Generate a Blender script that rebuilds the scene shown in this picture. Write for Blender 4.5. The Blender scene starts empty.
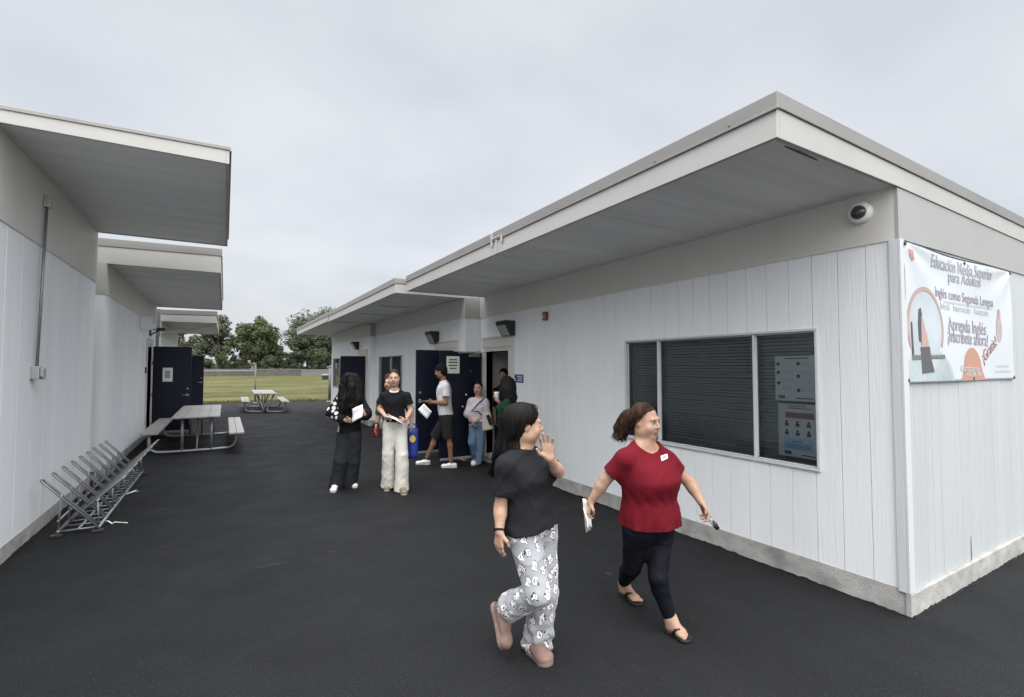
import bpy, math, random
import numpy as np
from mathutils import Vector, Matrix

random.seed(7)
rng = np.random.default_rng(11)
SC = bpy.context.scene
COL = SC.collection
R = math.radians

# ------------------------------------------------------------------ camera model (also used to measure the place)
F_PX, CX, CY, CAM_H = 488.0, 512.0, 348.5, 1.8
YAW = math.atan2(512 - 225, F_PX)
PITCH = math.atan2(367 - CY, F_PX)
f0 = np.array([math.sin(YAW), math.cos(YAW), 0.0])
cr = np.array([math.cos(YAW), -math.sin(YAW), 0.0])
cf = f0 * math.cos(PITCH) + np.array([0, 0, 1.0]) * math.sin(PITCH)
cu = np.cross(cr, cf)
CAM = np.array([0, 0, CAM_H])


def ray(px, py):
    return cf + cr * (px - CX) / F_PX - cu * (py - CY) / F_PX


def on_z(px, py, z=0.0):
    d = ray(px, py)
    return CAM + d * ((z - CAM_H) / d[2])


def on_x(px, py, x):
    d = ray(px, py)
    return CAM + d * (x / d[0])


def on_y(px, py, y):
    d = ray(px, py)
    return CAM + d * (y / d[1])


# ------------------------------------------------------------------ object helpers
def thing(name, label, cat, loc=(0, 0, 0), rz=0.0, group=None):
    o = bpy.data.objects.new(name, None)
    COL.objects.link(o)
    o.location = loc
    o.rotation_euler = (0, 0, rz)
    o.empty_display_size = 0.2
    tag(o, label, cat, group)
    return o


def tag(o, label, cat, group=None):
    o['label'] = label
    o['category'] = cat
    if group:
        o['group'] = group
    return o


def struct(o):
    o['kind'] = 'structure'
    return o


def base_of(o):
    p = Vector((0, 0, 0))
    while o is not None:
        p += Vector(o.location)
        o = o.parent
    return p


class MB:
    """collects faces and links them as one mesh object"""

    def __init__(self):
        self.v, self.f, self.m = [], [], []

    def add(self, vs, fs, mi=0):
        b = len(self.v)
        self.v += [tuple(map(float, p)) for p in vs]
        self.f += [tuple(i + b for i in f) for f in fs]
        self.m += [mi] * len(fs)
        return self

    def box(self, x0, x1, y0, y1, z0, z1, mi=0):
        vs = [(x0, y0, z0), (x1, y0, z0), (x1, y1, z0), (x0, y1, z0), (x0, y0, z1), (x1, y0, z1), (x1, y1, z1), (x0, y1, z1)]
        fs = [(0, 3, 2, 1), (4, 5, 6, 7), (0, 1, 5, 4), (1, 2, 6, 5), (2, 3, 7, 6), (3, 0, 4, 7)]
        return self.add(vs, fs, mi)

    def obox(self, c, ax, ay, az, mi=0):
        c, ax, ay, az = (np.array(q, float) for q in (c, ax, ay, az))
        vs = [c + sx * ax + sy * ay + sz * az for sz in (-1, 1) for sx, sy in ((-1, -1), (1, -1), (1, 1), (-1, 1))]
        fs = [(0, 3, 2, 1), (4, 5, 6, 7), (0, 1, 5, 4), (1, 2, 6, 5), (2, 3, 7, 6), (3, 0, 4, 7)]
        return self.add(vs, fs, mi)

    def prism(self, poly, axis, a0, a1, mi=0):
        """poly = 2-D outline; axis 0/1/2 = extrusion axis"""
        n = len(poly)

        def pt(p, a):
            q = [p[0], p[1]]
            q.insert(axis, a)
            return q
        vs = [pt(p, a0) for p in poly] + [pt(p, a1) for p in poly]
        fs = [tuple(range(n))[::-1], tuple(range(n, 2 * n))] + [(i, (i + 1) % n, n + (i + 1) % n, n + i) for i in range(n)]
        return self.add(vs, fs, mi)

    def tube(self, pts, r, n=8, mi=0, caps=True, closed=False):
        pts = [np.array(p, float) for p in pts]
        m = len(pts)
        rs = r if hasattr(r, '__len__') else [r] * m
        up = None
        rings = []
        for i, p in enumerate(pts):
            if closed:
                t = pts[(i + 1) % m] - pts[i - 1]
            else:
                t = pts[min(i + 1, m - 1)] - pts[max(i - 1, 0)]
            t = t / (np.linalg.norm(t) + 1e-9)
            if up is None:
                up = np.array([0, 0, 1.0]) if abs(t[2]) < 0.9 else np.array([1.0, 0, 0])
            up = up - t * (up @ t)
            up /= np.linalg.norm(up) + 1e-9
            sd = np.cross(t, up)
            rings.append([p + rs[i] * (math.cos(a) * up + math.sin(a) * sd) for a in [2 * math.pi * k / n for k in range(n)]])
        vs = [q for ring in rings for q in ring]
        fs = []
        for i in range(m if closed else m - 1):
            j = (i + 1) % m
            for k in range(n):
                fs.append((i * n + k, i * n + (k + 1) % n, j * n + (k + 1) % n, j * n + k))
        if caps and not closed:
            fs.append(tuple(range(n))[::-1])
            fs.append(tuple(range((m - 1) * n, m * n)))
        return self.add(vs, fs, mi)

    def disc(self, c, nrm, r, th=0.004, n=24, mi=0, sx=1.0):
        nrm = np.array(nrm, float)
        c = np.array(c, float)
        self.tube([c, c + nrm * th], r, n, mi)
        return self

    def ball(self, c, rad, mi=0, n=12, m=8, rot=None):
        vs, fs = [], []
        for i in range(m + 1):
            th = math.pi * i / m
            for k in range(n):
                a = 2 * math.pi * k / n
                q = np.array([math.sin(th) * math.cos(a) * rad[0], math.sin(th) * math.sin(a) * rad[1], math.cos(th) * rad[2]])
                if rot is not None:
                    q = rot @ q
                vs.append(q + np.array(c))
        for i in range(m):
            for k in range(n):
                fs.append((i * n + k, (i + 1) * n + k, (i + 1) * n + (k + 1) % n, i * n + (k + 1) % n))
        return self.add(vs, fs, mi)

    def build(self, name, mats, parent=None, smooth=False, bevel=0.0, local=False):
        me = bpy.data.meshes.new(name)
        off = Vector((0, 0, 0)) if (parent is None or local) else base_of(parent)
        me.from_pydata([(x - off.x, y - off.y, z - off.z) for x, y, z in self.v], [], self.f)
        if not isinstance(mats, (list, tuple)):
            mats = [mats]
        for mt in mats:
            me.materials.append(mt)
        if len(mats) > 1:
            me.polygons.foreach_set('material_index', self.m)
        if smooth:
            me.polygons.foreach_set('use_smooth', [True] * len(me.polygons))
        me.update()
        o = bpy.data.objects.new(name, me)
        COL.objects.link(o)
        if parent is not None:
            o.parent = parent
        if bevel:
            md = o.modifiers.new('bevel', 'BEVEL')
            md.width = bevel
            md.segments = 2
            md.limit_method = 'ANGLE'
        return o


def copy_tree(o, parent=None):
    c = o.copy()
    COL.objects.link(c)
    c.parent = parent
    for ch in list(o.children):
        copy_tree(ch, c)
    return c


def text_mb(mb, txt, size, origin, ax, ay, nrm, depth=0.002, mi=0, align='CENTER', warp=None, bold=0.0):
    cu_ = bpy.data.curves.new('lettering', 'FONT')
    cu_.body = txt
    cu_.size = size
    cu_.align_x = align
    cu_.align_y = 'CENTER'
    cu_.offset = bold
    cu_.resolution_u = 3
    ob = bpy.data.objects.new('lettering', cu_)
    COL.objects.link(ob)
    dg = bpy.context.evaluated_depsgraph_get()
    me = bpy.data.meshes.new_from_object(ob.evaluated_get(dg))
    o, ax, ay, nrm = (np.array(q, float) for q in (origin, ax, ay, nrm))
    vs = []
    for v in me.vertices:
        p = o + ax * v.co.x + ay * v.co.y + nrm * depth
        if warp:
            p = warp(p)
        vs.append(p)
    mb.add(vs, [tuple(p.vertices) for p in me.polygons], mi)
    bpy.data.objects.remove(ob)
    bpy.data.curves.remove(cu_)
    bpy.data.meshes.remove(me)


# ------------------------------------------------------------------ materials
def srgb(r, g, b):
    return tuple(((c / 255 / 12.92) if c / 255 <= 0.04045 else ((c / 255 + 0.055) / 1.055) ** 2.4) for c in (r, g, b))


def mat(name, col, rough=0.6, var=0.0, scale=8.0, bump=0.0, bscale=40.0, metallic=0.0, spec=0.5, stretch=(1, 1, 1), col2=None, detail=5.0,
        bstretch=None, sheen=0.0, coat=0.0):
    m = bpy.data.materials.new(name)
    m.use_nodes = True
    nt = m.node_tree
    N, L = nt.nodes, nt.links
    b = N['Principled BSDF']
    b.inputs['Roughness'].default_value = rough
    b.inputs['Metallic'].default_value = metallic
    b.inputs['Specular IOR Level'].default_value = spec
    if sheen:
        b.inputs['Sheen Weight'].default_value = sheen
    if coat:
        b.inputs['Coat Weight'].default_value = coat
    b.inputs['Base Color'].default_value = (*col, 1)
    tc = N.new('ShaderNodeTexCoord')
    if var > 0 or col2 is not None:
        mp = N.new('ShaderNodeMapping')
        mp.inputs['Scale'].default_value = stretch
        L.new(tc.outputs['Object'], mp.inputs['Vector'])
        nz = N.new('ShaderNodeTexNoise')
        nz.inputs['Scale'].default_value = scale
        nz.inputs['Detail'].default_value = detail
        nz.inputs['Roughness'].default_value = 0.6
        L.new(mp.outputs['Vector'], nz.inputs['Vector'])
        rp = N.new('ShaderNodeValToRGB')
        rp.color_ramp.elements[0].position = 0.3
        rp.color_ramp.elements[1].position = 0.7
        a = tuple(max(0, c * (1 - var)) for c in col)
        e = col2 if col2 is not None else tuple(min(1, c * (1 + var)) for c in col)
        rp.color_ramp.elements[0].color = (*a, 1)
        rp.color_ramp.elements[1].color = (*e, 1)
        L.new(nz.outputs['Fac'], rp.inputs['Fac'])
        L.new(rp.outputs['Color'], b.inputs['Base Color'])
    if bump > 0:
        mp2 = N.new('ShaderNodeMapping')
        mp2.inputs['Scale'].default_value = bstretch or stretch
        L.new(tc.outputs['Object'], mp2.inputs['Vector'])
        n2 = N.new('ShaderNodeTexNoise')
        n2.inputs['Scale'].default_value = bscale
        n2.inputs['Detail'].default_value = 6
        L.new(mp2.outputs['Vector'], n2.inputs['Vector'])
        bp = N.new('ShaderNodeBump')
        bp.inputs['Strength'].default_value = bump
        bp.inputs['Distance'].default_value = 0.01
        L.new(n2.outputs['Fac'], bp.inputs['Height'])
        L.new(bp.outputs['Normal'], b.inputs['Normal'])
    return m


def mix_layer(m, col, scale, lo, hi, amount=1.0, stretch=(1, 1, 1), seed=0.0, detail=6):
    """adds a second noise-shaped layer of another colour over the base colour (stains, wear)"""
    nt = m.node_tree
    N, L = nt.nodes, nt.links
    b = N['Principled BSDF']
    tc = N.new('ShaderNodeTexCoord')
    mp = N.new('ShaderNodeMapping')
    mp.inputs['Scale'].default_value = stretch
    mp.inputs['Location'].default_value = (seed, seed * 1.7, seed * 0.6)
    L.new(tc.outputs['Object'], mp.inputs['Vector'])
    nz = N.new('ShaderNodeTexNoise')
    nz.inputs['Scale'].default_value = scale
    nz.inputs['Detail'].default_value = detail
    L.new(mp.outputs['Vector'], nz.inputs['Vector'])
    mr = N.new('ShaderNodeMapRange')
    mr.inputs['From Min'].default_value = lo
    mr.inputs['From Max'].default_value = hi
    mr.inputs['To Max'].default_value = amount
    L.new(nz.outputs['Fac'], mr.inputs['Value'])
    mx = N.new('ShaderNodeMix')
    mx.data_type = 'RGBA'
    L.new(mr.outputs['Result'], mx.inputs['Factor'])
    src = b.inputs['Base Color']
    if src.is_linked:
        L.new(src.links[0].from_socket, mx.inputs['A'])
    else:
        mx.inputs['A'].default_value = src.default_value
    mx.inputs['B'].default_value = (*col, 1)
    L.new(mx.outputs['Result'], src)
    return m


M = {}
M['siding'] = mix_layer(mat('white_painted_siding', (0.74, 0.755, 0.76), 0.55, 0.03, 3.0, 0.35, 60, stretch=(1, 1, 0.06), bstretch=(1, 1, 0.05)),
                        (0.62, 0.62, 0.60), 2.2, 0.56, 0.85, 0.5, (1, 1, 0.15), 3.0)
M['siding_far'] = M['siding']
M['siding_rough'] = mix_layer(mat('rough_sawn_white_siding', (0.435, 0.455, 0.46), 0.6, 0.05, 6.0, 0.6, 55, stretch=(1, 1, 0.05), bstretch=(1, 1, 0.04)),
                              (0.37, 0.38, 0.38), 3.0, 0.58, 0.85, 0.55, (1, 1, 0.1), 5.0)  # rough-sawn white, colour darkened to offset the strong light on the end wall
M['wall_left'] = mix_layer(mat('cool_white_stucco_panel', (0.80, 0.82, 0.835), 0.65, 0.05, 2.5, 0.5, 70, stretch=(1, 1, 0.12), bstretch=(1, 1, 0.2)),
                           (0.62, 0.635, 0.64), 1.4, 0.55, 0.85, 0.45, (1, 1, 0.12), 9.0)
M['beige'] = mix_layer(mat('beige_painted_panel', (0.57, 0.55, 0.51), 0.5, 0.03, 1.5, 0.1, 30), (0.42, 0.40, 0.37), 1.3, 0.55, 0.8, 0.4, (1, 1, 0.5), 2.0)
M['beige_end_dimmed'] = mix_layer(mat('dimmed_beige_end_panel', (0.325, 0.325, 0.31), 0.5, 0.03, 1.5, 0.1, 30), (0.32, 0.31, 0.29), 1.3, 0.55, 0.8, 0.4, (1, 1, 0.5), 2.0)  # copy of the beige, darkened because the end face is lit more strongly
M['fascia'] = mix_layer(mat('pale_fascia_metal', (0.40, 0.392, 0.368), 0.42, 0.03, 1.2, 0.06, 20), (0.33, 0.32, 0.295), 2.0, 0.52, 0.8, 0.4, (1, 0.4, 2), 4.0)
M['trim'] = mix_layer(mat('taupe_roof_edge_metal', (0.225, 0.218, 0.205), 0.4, 0.05, 1.0, 0.08, 14, metallic=0.2), (0.165, 0.155, 0.14), 3.0, 0.55, 0.75, 0.5, (1, 1, 3), 6.0)
M['concrete'] = mix_layer(mat('weathered_concrete', (0.36, 0.35, 0.33), 0.9, 0.25, 5.0, 0.6, 60), (0.16, 0.155, 0.145), 3.5, 0.5, 0.75, 0.7, (1, 1, 1.5), 1.0)
M['white_alu'] = mat('white_aluminium', (0.52, 0.53, 0.535), 0.35, 0.04, 10)
M['grey_alu'] = mat('grey_aluminium', (0.42, 0.43, 0.43), 0.35, 0.05, 10, metallic=0.5)
M['navy'] = mix_layer(mat('navy_door_paint', (0.002, 0.0042, 0.0145), 0.5, 0.1, 3, 0.05, 80, spec=0.3), (0.0035, 0.0065, 0.02), 1.6, 0.5, 0.8, 0.6, (1, 1, 0.4), 7)
M['black'] = mat('black_plastic', (0.012, 0.012, 0.013), 0.45, 0.2, 20)
M['dark_metal'] = mat('dark_bronze_metal', (0.035, 0.034, 0.033), 0.45, 0.2, 20)
M['galv'] = mix_layer(mat('galvanised_steel', (0.27, 0.275, 0.28), 0.45, 0.15, 18, metallic=0.55), (0.16, 0.155, 0.15), 9, 0.5, 0.75, 0.5)
M['alu_plank'] = mix_layer(mat('grey_aluminium_plank', (0.34, 0.33, 0.315), 0.5, 0.06, 6, 0.15, 60, metallic=0.15), (0.24, 0.225, 0.21), 3, 0.5, 0.75, 0.6, (1, 0.5, 1))
M['paper'] = mat('white_paper', (0.78, 0.78, 0.78), 0.7, 0.02, 10)
M['paper_green'] = mat('pale_green_paper', (0.60, 0.66, 0.56), 0.7, 0.03, 10)
M['ink'] = mat('black_print', (0.03, 0.03, 0.035), 0.7)
M['grey_ink'] = mat('grey_print', (0.33, 0.34, 0.37), 0.7)
M['blue_sign'] = mat('blue_sign_plastic', (0.02, 0.075, 0.2), 0.4)
M['white_plastic'] = mat('white_plastic', (0.75, 0.75, 0.73), 0.4, 0.03, 10)
M['red_plastic'] = mat('dark_red_plastic', (0.20, 0.04, 0.03), 0.4)
M['blind'] = mat('grey_blind_slat', (0.19, 0.205, 0.205), 0.5, 0.1, 10)
M['interior'] = mat('grey_interior_wall', (0.36, 0.36, 0.35), 0.8, 0.05, 2)
M['carpet'] = mat('grey_carpet', (0.08, 0.08, 0.085), 0.95, 0.2, 40)
M['dimmed_plank'] = mat('dimmed_grey_plank', (0.215, 0.21, 0.20), 0.6, 0.1, 6, 0.15, 60)  # far table planks, colour darkened to hold back the bright overhead sky
M['corner'] = mat('dimmed_white_corner_board', (0.53, 0.545, 0.55), 0.55, 0.05, 3.0, 0.3, 60, stretch=(1, 1, 0.06))  # darker copy of the siding white, toned down for light on the end face
M['poster_paper'] = mat('grey_poster_paper', (0.46, 0.47, 0.48), 0.7, 0.03, 10)  # window posters use a greyer paper than the loose sheets
M['bark'] = mat('brown_bark', (0.10, 0.08, 0.06), 0.9, 0.35, 6, 0.6, 20)
M['pale_bark'] = mat('pale_bark', (0.26, 0.235, 0.2), 0.9, 0.3, 3, 0.5, 14)
M['lens'] = mat('frosted_lamp_lens', (0.30, 0.31, 0.31), 0.25, 0.05, 10)


def soffit_mat():
    m = mat('grey_ribbed_soffit', (0.74, 0.74, 0.725), 0.5, 0.09, 1.3, 0, stretch=(0.25, 3.0, 1))
    N, L = m.node_tree.nodes, m.node_tree.links
    tc = N.new('ShaderNodeTexCoord')
    wv = N.new('ShaderNodeTexWave')
    wv.bands_direction = 'Y'
    wv.inputs['Scale'].default_value = 2.6
    wv.inputs['Distortion'].default_value = 0.4
    wv.inputs['Detail'].default_value = 2
    L.new(tc.outputs['Object'], wv.inputs['Vector'])
    bp = N.new('ShaderNodeBump')
    bp.inputs['Strength'].default_value = 0.12
    bp.inputs['Distance'].default_value = 0.02
    L.new(wv.outputs['Fac'], bp.inputs['Height'])
    L.new(bp.outputs['Normal'], N['Principled BSDF'].inputs['Normal'])
    return m


M['soffit'] = soffit_mat()


def glass_mat(name, tint, refl=1.5, rough=0.02):
    m = bpy.data.materials.new(name)
    m.use_nodes = True
    N, L = m.node_tree.nodes, m.node_tree.links
    N.remove(N['Principled BSDF'])
    out = N['Material Output']
    tr = N.new('ShaderNodeBsdfTransparent')
    tr.inputs['Color'].default_value = (*tint, 1)
    gl = N.new('ShaderNodeBsdfGlossy')
    gl.inputs['Roughness'].default_value = rough
    gl.inputs['Color'].default_value = (0.9, 0.95, 1, 1)
    fr = N.new('ShaderNodeFresnel')
    fr.inputs['IOR'].default_value = refl
    mx = N.new('ShaderNodeMixShader')
    L.new(fr.outputs['Fac'], mx.inputs['Fac'])
    L.new(tr.outputs['BSDF'], mx.inputs[1])
    L.new(gl.outputs['BSDF'], mx.inputs[2])
    L.new(mx.outputs['Shader'], out.inputs['Surface'])
    return m


M['glass'] = glass_mat('tinted_window_glass', (0.72, 0.76, 0.76))


def asphalt_mat():
    m = mat('fresh_black_asphalt', (0.0082, 0.0088, 0.0097), 0.85, 0.12, 0.9, 0.7, 110, spec=0.2)
    mix_layer(m, (0.012, 0.0125, 0.0134), 0.35, 0.45, 0.75, 0.8, (1, 1, 1), 2.0)
    mix_layer(m, (0.0135, 0.0140, 0.0148), 2.2, 0.60, 0.72, 0.6, (1.0, 0.35, 1), 6.0)
    mix_layer(m, (0.009, 0.009, 0.0098), 1.1, 0.52, 0.72, 0.6, (0.4, 1, 1), 12.0)
    mix_layer(m, (0.028, 0.028, 0.028), 75.0, 0.54, 0.68, 0.75, (1, 1, 1), 8.0, 3)
    mix_layer(m, (0.004, 0.004, 0.0045), 60.0, 0.56, 0.70, 0.7, (1, 1, 1), 18.0, 3)
    mix_layer(m, (0.060, 0.058, 0.056), 1.1, 0.70, 0.75, 0.3, (7.0, 0.8, 1), 21.0, 7)
    mix_layer(m, (0.055, 0.054, 0.053), 1.3, 0.71, 0.76, 0.28, (0.7, 6.0, 1), 31.0, 7)
    mix_layer(m, (0.048, 0.045, 0.041), 5.0, 0.70, 0.78, 0.6, (1, 1, 1), 44.0, 4)
    N, L = m.node_tree.nodes, m.node_tree.links
    tc = N.new('ShaderNodeTexCoord')
    nz = N.new('ShaderNodeTexNoise')
    nz.inputs['Scale'].default_value = 1.7
    nz.inputs['Detail'].default_value = 6
    L.new(tc.outputs['Object'], nz.inputs['Vector'])
    mr = N.new('ShaderNodeMapRange')
    mr.inputs['From Min'].default_value = 0.35
    mr.inputs['From Max'].default_value = 0.7
    mr.inputs['To Min'].default_value = 0.68
    mr.inputs['To Max'].default_value = 0.9
    L.new(nz.outputs['Fac'], mr.inputs['Value'])
    L.new(mr.outputs['Result'], N['Principled BSDF'].inputs['Roughness'])
    return m


def grass_mat():
    m = mat('dry_mown_grass', (0.069, 0.068, 0.024), 0.95, 0.2, 0.5, 0.8, 12, stretch=(0.8, 1.0, 1), spec=0.1, detail=8)
    mix_layer(m, (0.114, 0.105, 0.042), 0.2, 0.47, 0.6, 0.9, (0.7, 1.1, 1), 3.0, 8)
    mix_layer(m, (0.039, 0.044, 0.014), 0.3, 0.5, 0.66, 0.75, (0.6, 1.2, 1), 9.0, 8)
    mix_layer(m, (0.125, 0.115, 0.062), 1.3, 0.5, 0.7, 0.7, (0.8, 1.2, 1), 5.0, 8)
    mix_layer(m, (0.058, 0.061, 0.03), 4.0, 0.5, 0.7, 0.6, (1, 1, 1), 15.0, 8)
    return m


M['asphalt'] = asphalt_mat()
M['grass'] = grass_mat()
M['dirt'] = mat('dry_earth', (0.15, 0.13, 0.085), 0.95, 0.2, 0.05)

# ------------------------------------------------------------------ ground
g = MB()
g.add([(-900, -300, -0.02), (900, -300, -0.02), (900, 1500, -0.02), (-900, 1500, -0.02)], [(0, 1, 2, 3)])
struct(g.build('terrain', M['dirt']))
g = MB()
ed = [(-60, 30.4), (-8, 28.9), (-3, 28.6), (-1, 28.45), (1, 28.3), (3, 27.7), (4.6, 27.4), (10, 27.0), (60, 24)]
vs, fs = [], []
ys = [0, 6, 15, 30, 55, 95]
for k, dy in enumerate(ys):
    for x, y in ed:
        vs.append((x * (1 + dy / 40), y - 0.03 + dy, -0.012))
for k in range(len(ys) - 1):
    for i in range(len(ed) - 1):
        a = k * len(ed) + i
        fs.append((a, a + 1, a + 1 + len(ed), a + len(ed)))
g.add(vs, fs)
struct(g.build('grass_field', M['grass']))
g = MB()
nn = 240
exs = np.linspace(-60, 60, nn)
eys = np.interp(exs, [e[0] for e in ed], [e[1] for e in ed]) + rng.normal(0, 0.03, nn)
vs = [(x, -40, 0) for x in exs] + [(x, y, 0) for x, y in zip(exs, eys)]
g.add(vs, [(i, i + 1, nn + i + 1, nn + i) for i in range(nn - 1)])
struct(g.build('asphalt_ground', M['asphalt']))

# tufts along the ragged edge of the grass
g = MB()
for i in range(2600):
    x = random.uniform(-4, 6)
    y = float(np.interp(x, exs, eys)) + random.random() ** 2 * 1.6 - 0.02
    a = random.uniform(0, math.pi)
    h = random.uniform(0.03, 0.09)
    w = random.uniform(0.01, 0.03)
    dx, dy = math.cos(a) * w, math.sin(a) * w
    lx, ly = random.uniform(-.03, .03), random.uniform(-.03, .03)
    g.add([(x - dx, y - dy, -0.012), (x + dx, y + dy, -0.012), (x + lx, y + ly, h)], [(0, 1, 2)])
o = g.build('grass', M['grass'])
o['kind'] = 'stuff'
o['label'] = 'ragged dry grass fringe along the edge of the asphalt'

# ------------------------------------------------------------------ portable classrooms
XR, XL = 4.285, -1.72


def cells(u0, u1, z0, z1, holes):
    """rectangles of a wall that are left once the openings are cut"""
    us = sorted({u0, u1, *[h[0] for h in holes], *[h[1] for h in holes]})
    zs = sorted({z0, z1, *[h[2] for h in holes], *[h[3] for h in holes]})
    us = [u for u in us if u0 <= u <= u1]
    zs = [z for z in zs if z0 <= z <= z1]
    out = []
    for a, b in zip(us, us[1:]):
        run = None
        for c, d in zip(zs, zs[1:]):
            mu, mz = (a + b) / 2, (c + d) / 2
            if any(h[0] < mu < h[1] and h[2] < mz < h[3] for h in holes):
                if run:
                    out.append((a, b, *run))
                run = None
            else:
                run = (run[0], d) if run else (c, d)
        if run:
            out.append((a, b, *run))
    return out


def plank_wall(mb, axis, pos, sgn, u0, u1, z0, z1, holes, step, groove=0.0032, th=0.016, jitter=0.0):
    """vertical boards with V grooves; outer face at pos, sgn = outward direction along the axis"""
    u = u0
    k = 0
    while u < u1 - 1e-4:
        w = step * (1 + (random.uniform(-jitter, jitter) if jitter else 0))
        e = min(u1, u + w)
        for a, b, c, d in cells(u, e, z0, z1, [(max(h[0], u), min(h[1], e), h[2], h[3]) for h in holes if h[0] < e and h[1] > u]):
            o = random.uniform(0, 0.0015)
            p0, p1 = pos - sgn * th, pos - sgn * o
            gl = 0.0015 if abs(a - u) < 1e-6 else 0.0
            gr = 0.0015 if abs(b - e) < 1e-6 else 0.0
            ga = groove * 0.5 if abs(a - u) < 1e-6 else 0.0
            gb = groove * 0.5 if abs(b - e) < 1e-6 else 0.0
            prof = [(p0, a + ga), (p1 - sgn * 0.003, a + ga), (p1, a + ga + gl), (p1, b - gb - gr), (p1 - sgn * 0.003, b - gb), (p0, b - gb)]
            if axis == 1:
                prof = [(q, p) for p, q in prof]
            mb.prism(prof, 2, c, d)
        u = e


def wall_core(mb, axis, p0, p1, u0, u1, z0, z1, holes):
    for a, b, c, d in cells(u0, u1, z0, z1, holes):
        if axis == 0:
            mb.box(p0, p1, a, b, c, d)
        else:
            mb.box(a, b, p0, p1, c, d)


def add_window(root, x, sgn, y0, y1, z0, z1, muls, blinds='h', frame_mat=None):
    """aluminium window in a wall plane x; sgn = outward direction"""
    fm = frame_mat or M['white_alu']
    w = MB()
    fw = 0.024
    a, b = x - sgn * 0.06, x + sgn * 0.022
    lo, hi = min(a, b), max(a, b)
    w.box(lo, hi, y0 - fw, y1 + fw, z1, z1 + fw)
    w.box(lo, hi, y0 - fw, y1 + fw, z0 - fw, z0)
    w.box(lo, hi, y0 - fw, y0, z0, z1)
    w.box(lo, hi, y1, y1 + fw, z0, z1)
    i0, i1 = sorted((x - sgn * 0.05, x + sgn * 0.008))
    for m_ in muls:
        w.box(i0, i1, m_ - 0.011, m_ + 0.011, z0, z1)
    # inner sash rims
    s0, s1 = sorted((x - sgn * 0.045, x - sgn * 0.004))
    segs = [y0] + list(muls) + [y1]
    for p, q in zip(segs, segs[1:]):
        p2 = p + (0.011 if p != y0 else 0)
        q2 = q - (0.011 if q != y1 else 0)
        w.box(s0, s1, p2, q2, z0, z0 + 0.012)
        w.box(s0, s1, p2, q2, z1 - 0.012, z1)
        w.box(s0, s1, p2, p2 + 0.009, z0 + 0.02, z1 - 0.02)
        w.box(s0, s1, q2 - 0.009, q2, z0 + 0.02, z1 - 0.02)
    win = w.build('window', fm, root, bevel=0.004)
    p = MB()
    for k, (a_, b_) in enumerate(zip(segs, segs[1:])):
        gx = x - sgn * (0.024 + 0.004 * (k % 2))
        p.add([(gx, a_ + 0.01, z0 + 0.01), (gx, b_ - 0.01, z0 + 0.01), (gx, b_ - 0.01, z1 - 0.01), (gx, a_ + 0.01, z1 - 0.01)], [(3, 2, 1, 0) if sgn < 0 else (0, 1, 2, 3)])
    p.build('pane', M['glass'], win)
    bl = MB()
    bx = x - sgn * 0.10
    if blinds == 'h':
        z = z0
        while z < z1:
            t = random.uniform(-0.002, 0.002)
            bl.obox((bx, (y0 + y1) / 2, z + 0.012 + t), (0.0009, 0, 0.003), (0, (y1 - y0) / 2 - 0.005, 0), (sgn * -0.008, 0, 0.0095))
            z += 0.031
        bl.box(*sorted((bx + sgn * 0.015, bx - sgn * 0.015)), y0, y1, z1 - 0.03, z1 + 0.01)
    else:
        y = y0
        while y < y1 - 0.02:
            sk = random.uniform(0.02, 0.04)
            bl.obox((bx, y + 0.04, (z0 + z1) / 2), (0.001, 0, 0), (sgn * 0.02, sk, 0), (0, 0, (z1 - z0) / 2))
            y += 0.088
    bl.build('blind', M['blind'], win)
    return win


def door_leaf(root, hinge, width, z0, z1, angle, th=0.045, handle_in=True):
    """hinged leaf as a part of its building; angle = direction from hinge to free edge"""
    d = np.array([math.cos(angle), math.sin(angle), 0])
    n = np.array([-d[1], d[0], 0])
    h = np.array([hinge[0], hinge[1], 0])
    b = MB()
    b.obox(h + d * width / 2 + np.array([0, 0, (z0 + z1) / 2]), d * width / 2, n * th / 2, (0, 0, (z1 - z0) / 2))
    leaf = b.build('door', M['navy'], root, bevel=0.004)
    for s in (-1, 1):
        k = MB()
        c = h + d * (width - 0.075) + n * s * (th / 2) + np.array([0, 0, z0 + 0.98])
        k.obox(c + n * s * 0.004, d * 0.03, n * 0.004, (0, 0, 0.03))
        k.tube([c + n * s * 0.005, c + n * s * 0.055], 0.012, 8)
        k.tube([c + n * s * 0.05 + d * 0.005, c + n * s * 0.05 - d * 0.12], 0.011, 8)
        k.build('handle', M['galv'], leaf)
        k = MB()
        c2 = c + np.array([0, 0, 0.17])
        k.tube([c2, c2 + n * s * 0.02], 0.024, 12)
        k.build('deadbolt', M['galv'], leaf)
    kp = MB()
    for s in (-1, 1):
        kp.obox(h + d * width / 2 + n * s * (th / 2 + 0.002) + np.array([0, 0, z0 + 0.012]), d * (width / 2 - 0.01), n * 0.003, (0, 0, 0.02))
    kp.build('door_sweep', M['grey_alu'], leaf)
    for zz in (0.2, 1.0, 1.85):
        hg = MB()
        hg.tube([h + np.array([0, 0, z0 + zz - 0.05]) - d * 0.008, h + np.array([0, 0, z0 + zz + 0.05]) - d * 0.008], 0.012, 8)
        hg.build('hinge', M['galv'], leaf)
    return leaf


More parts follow.
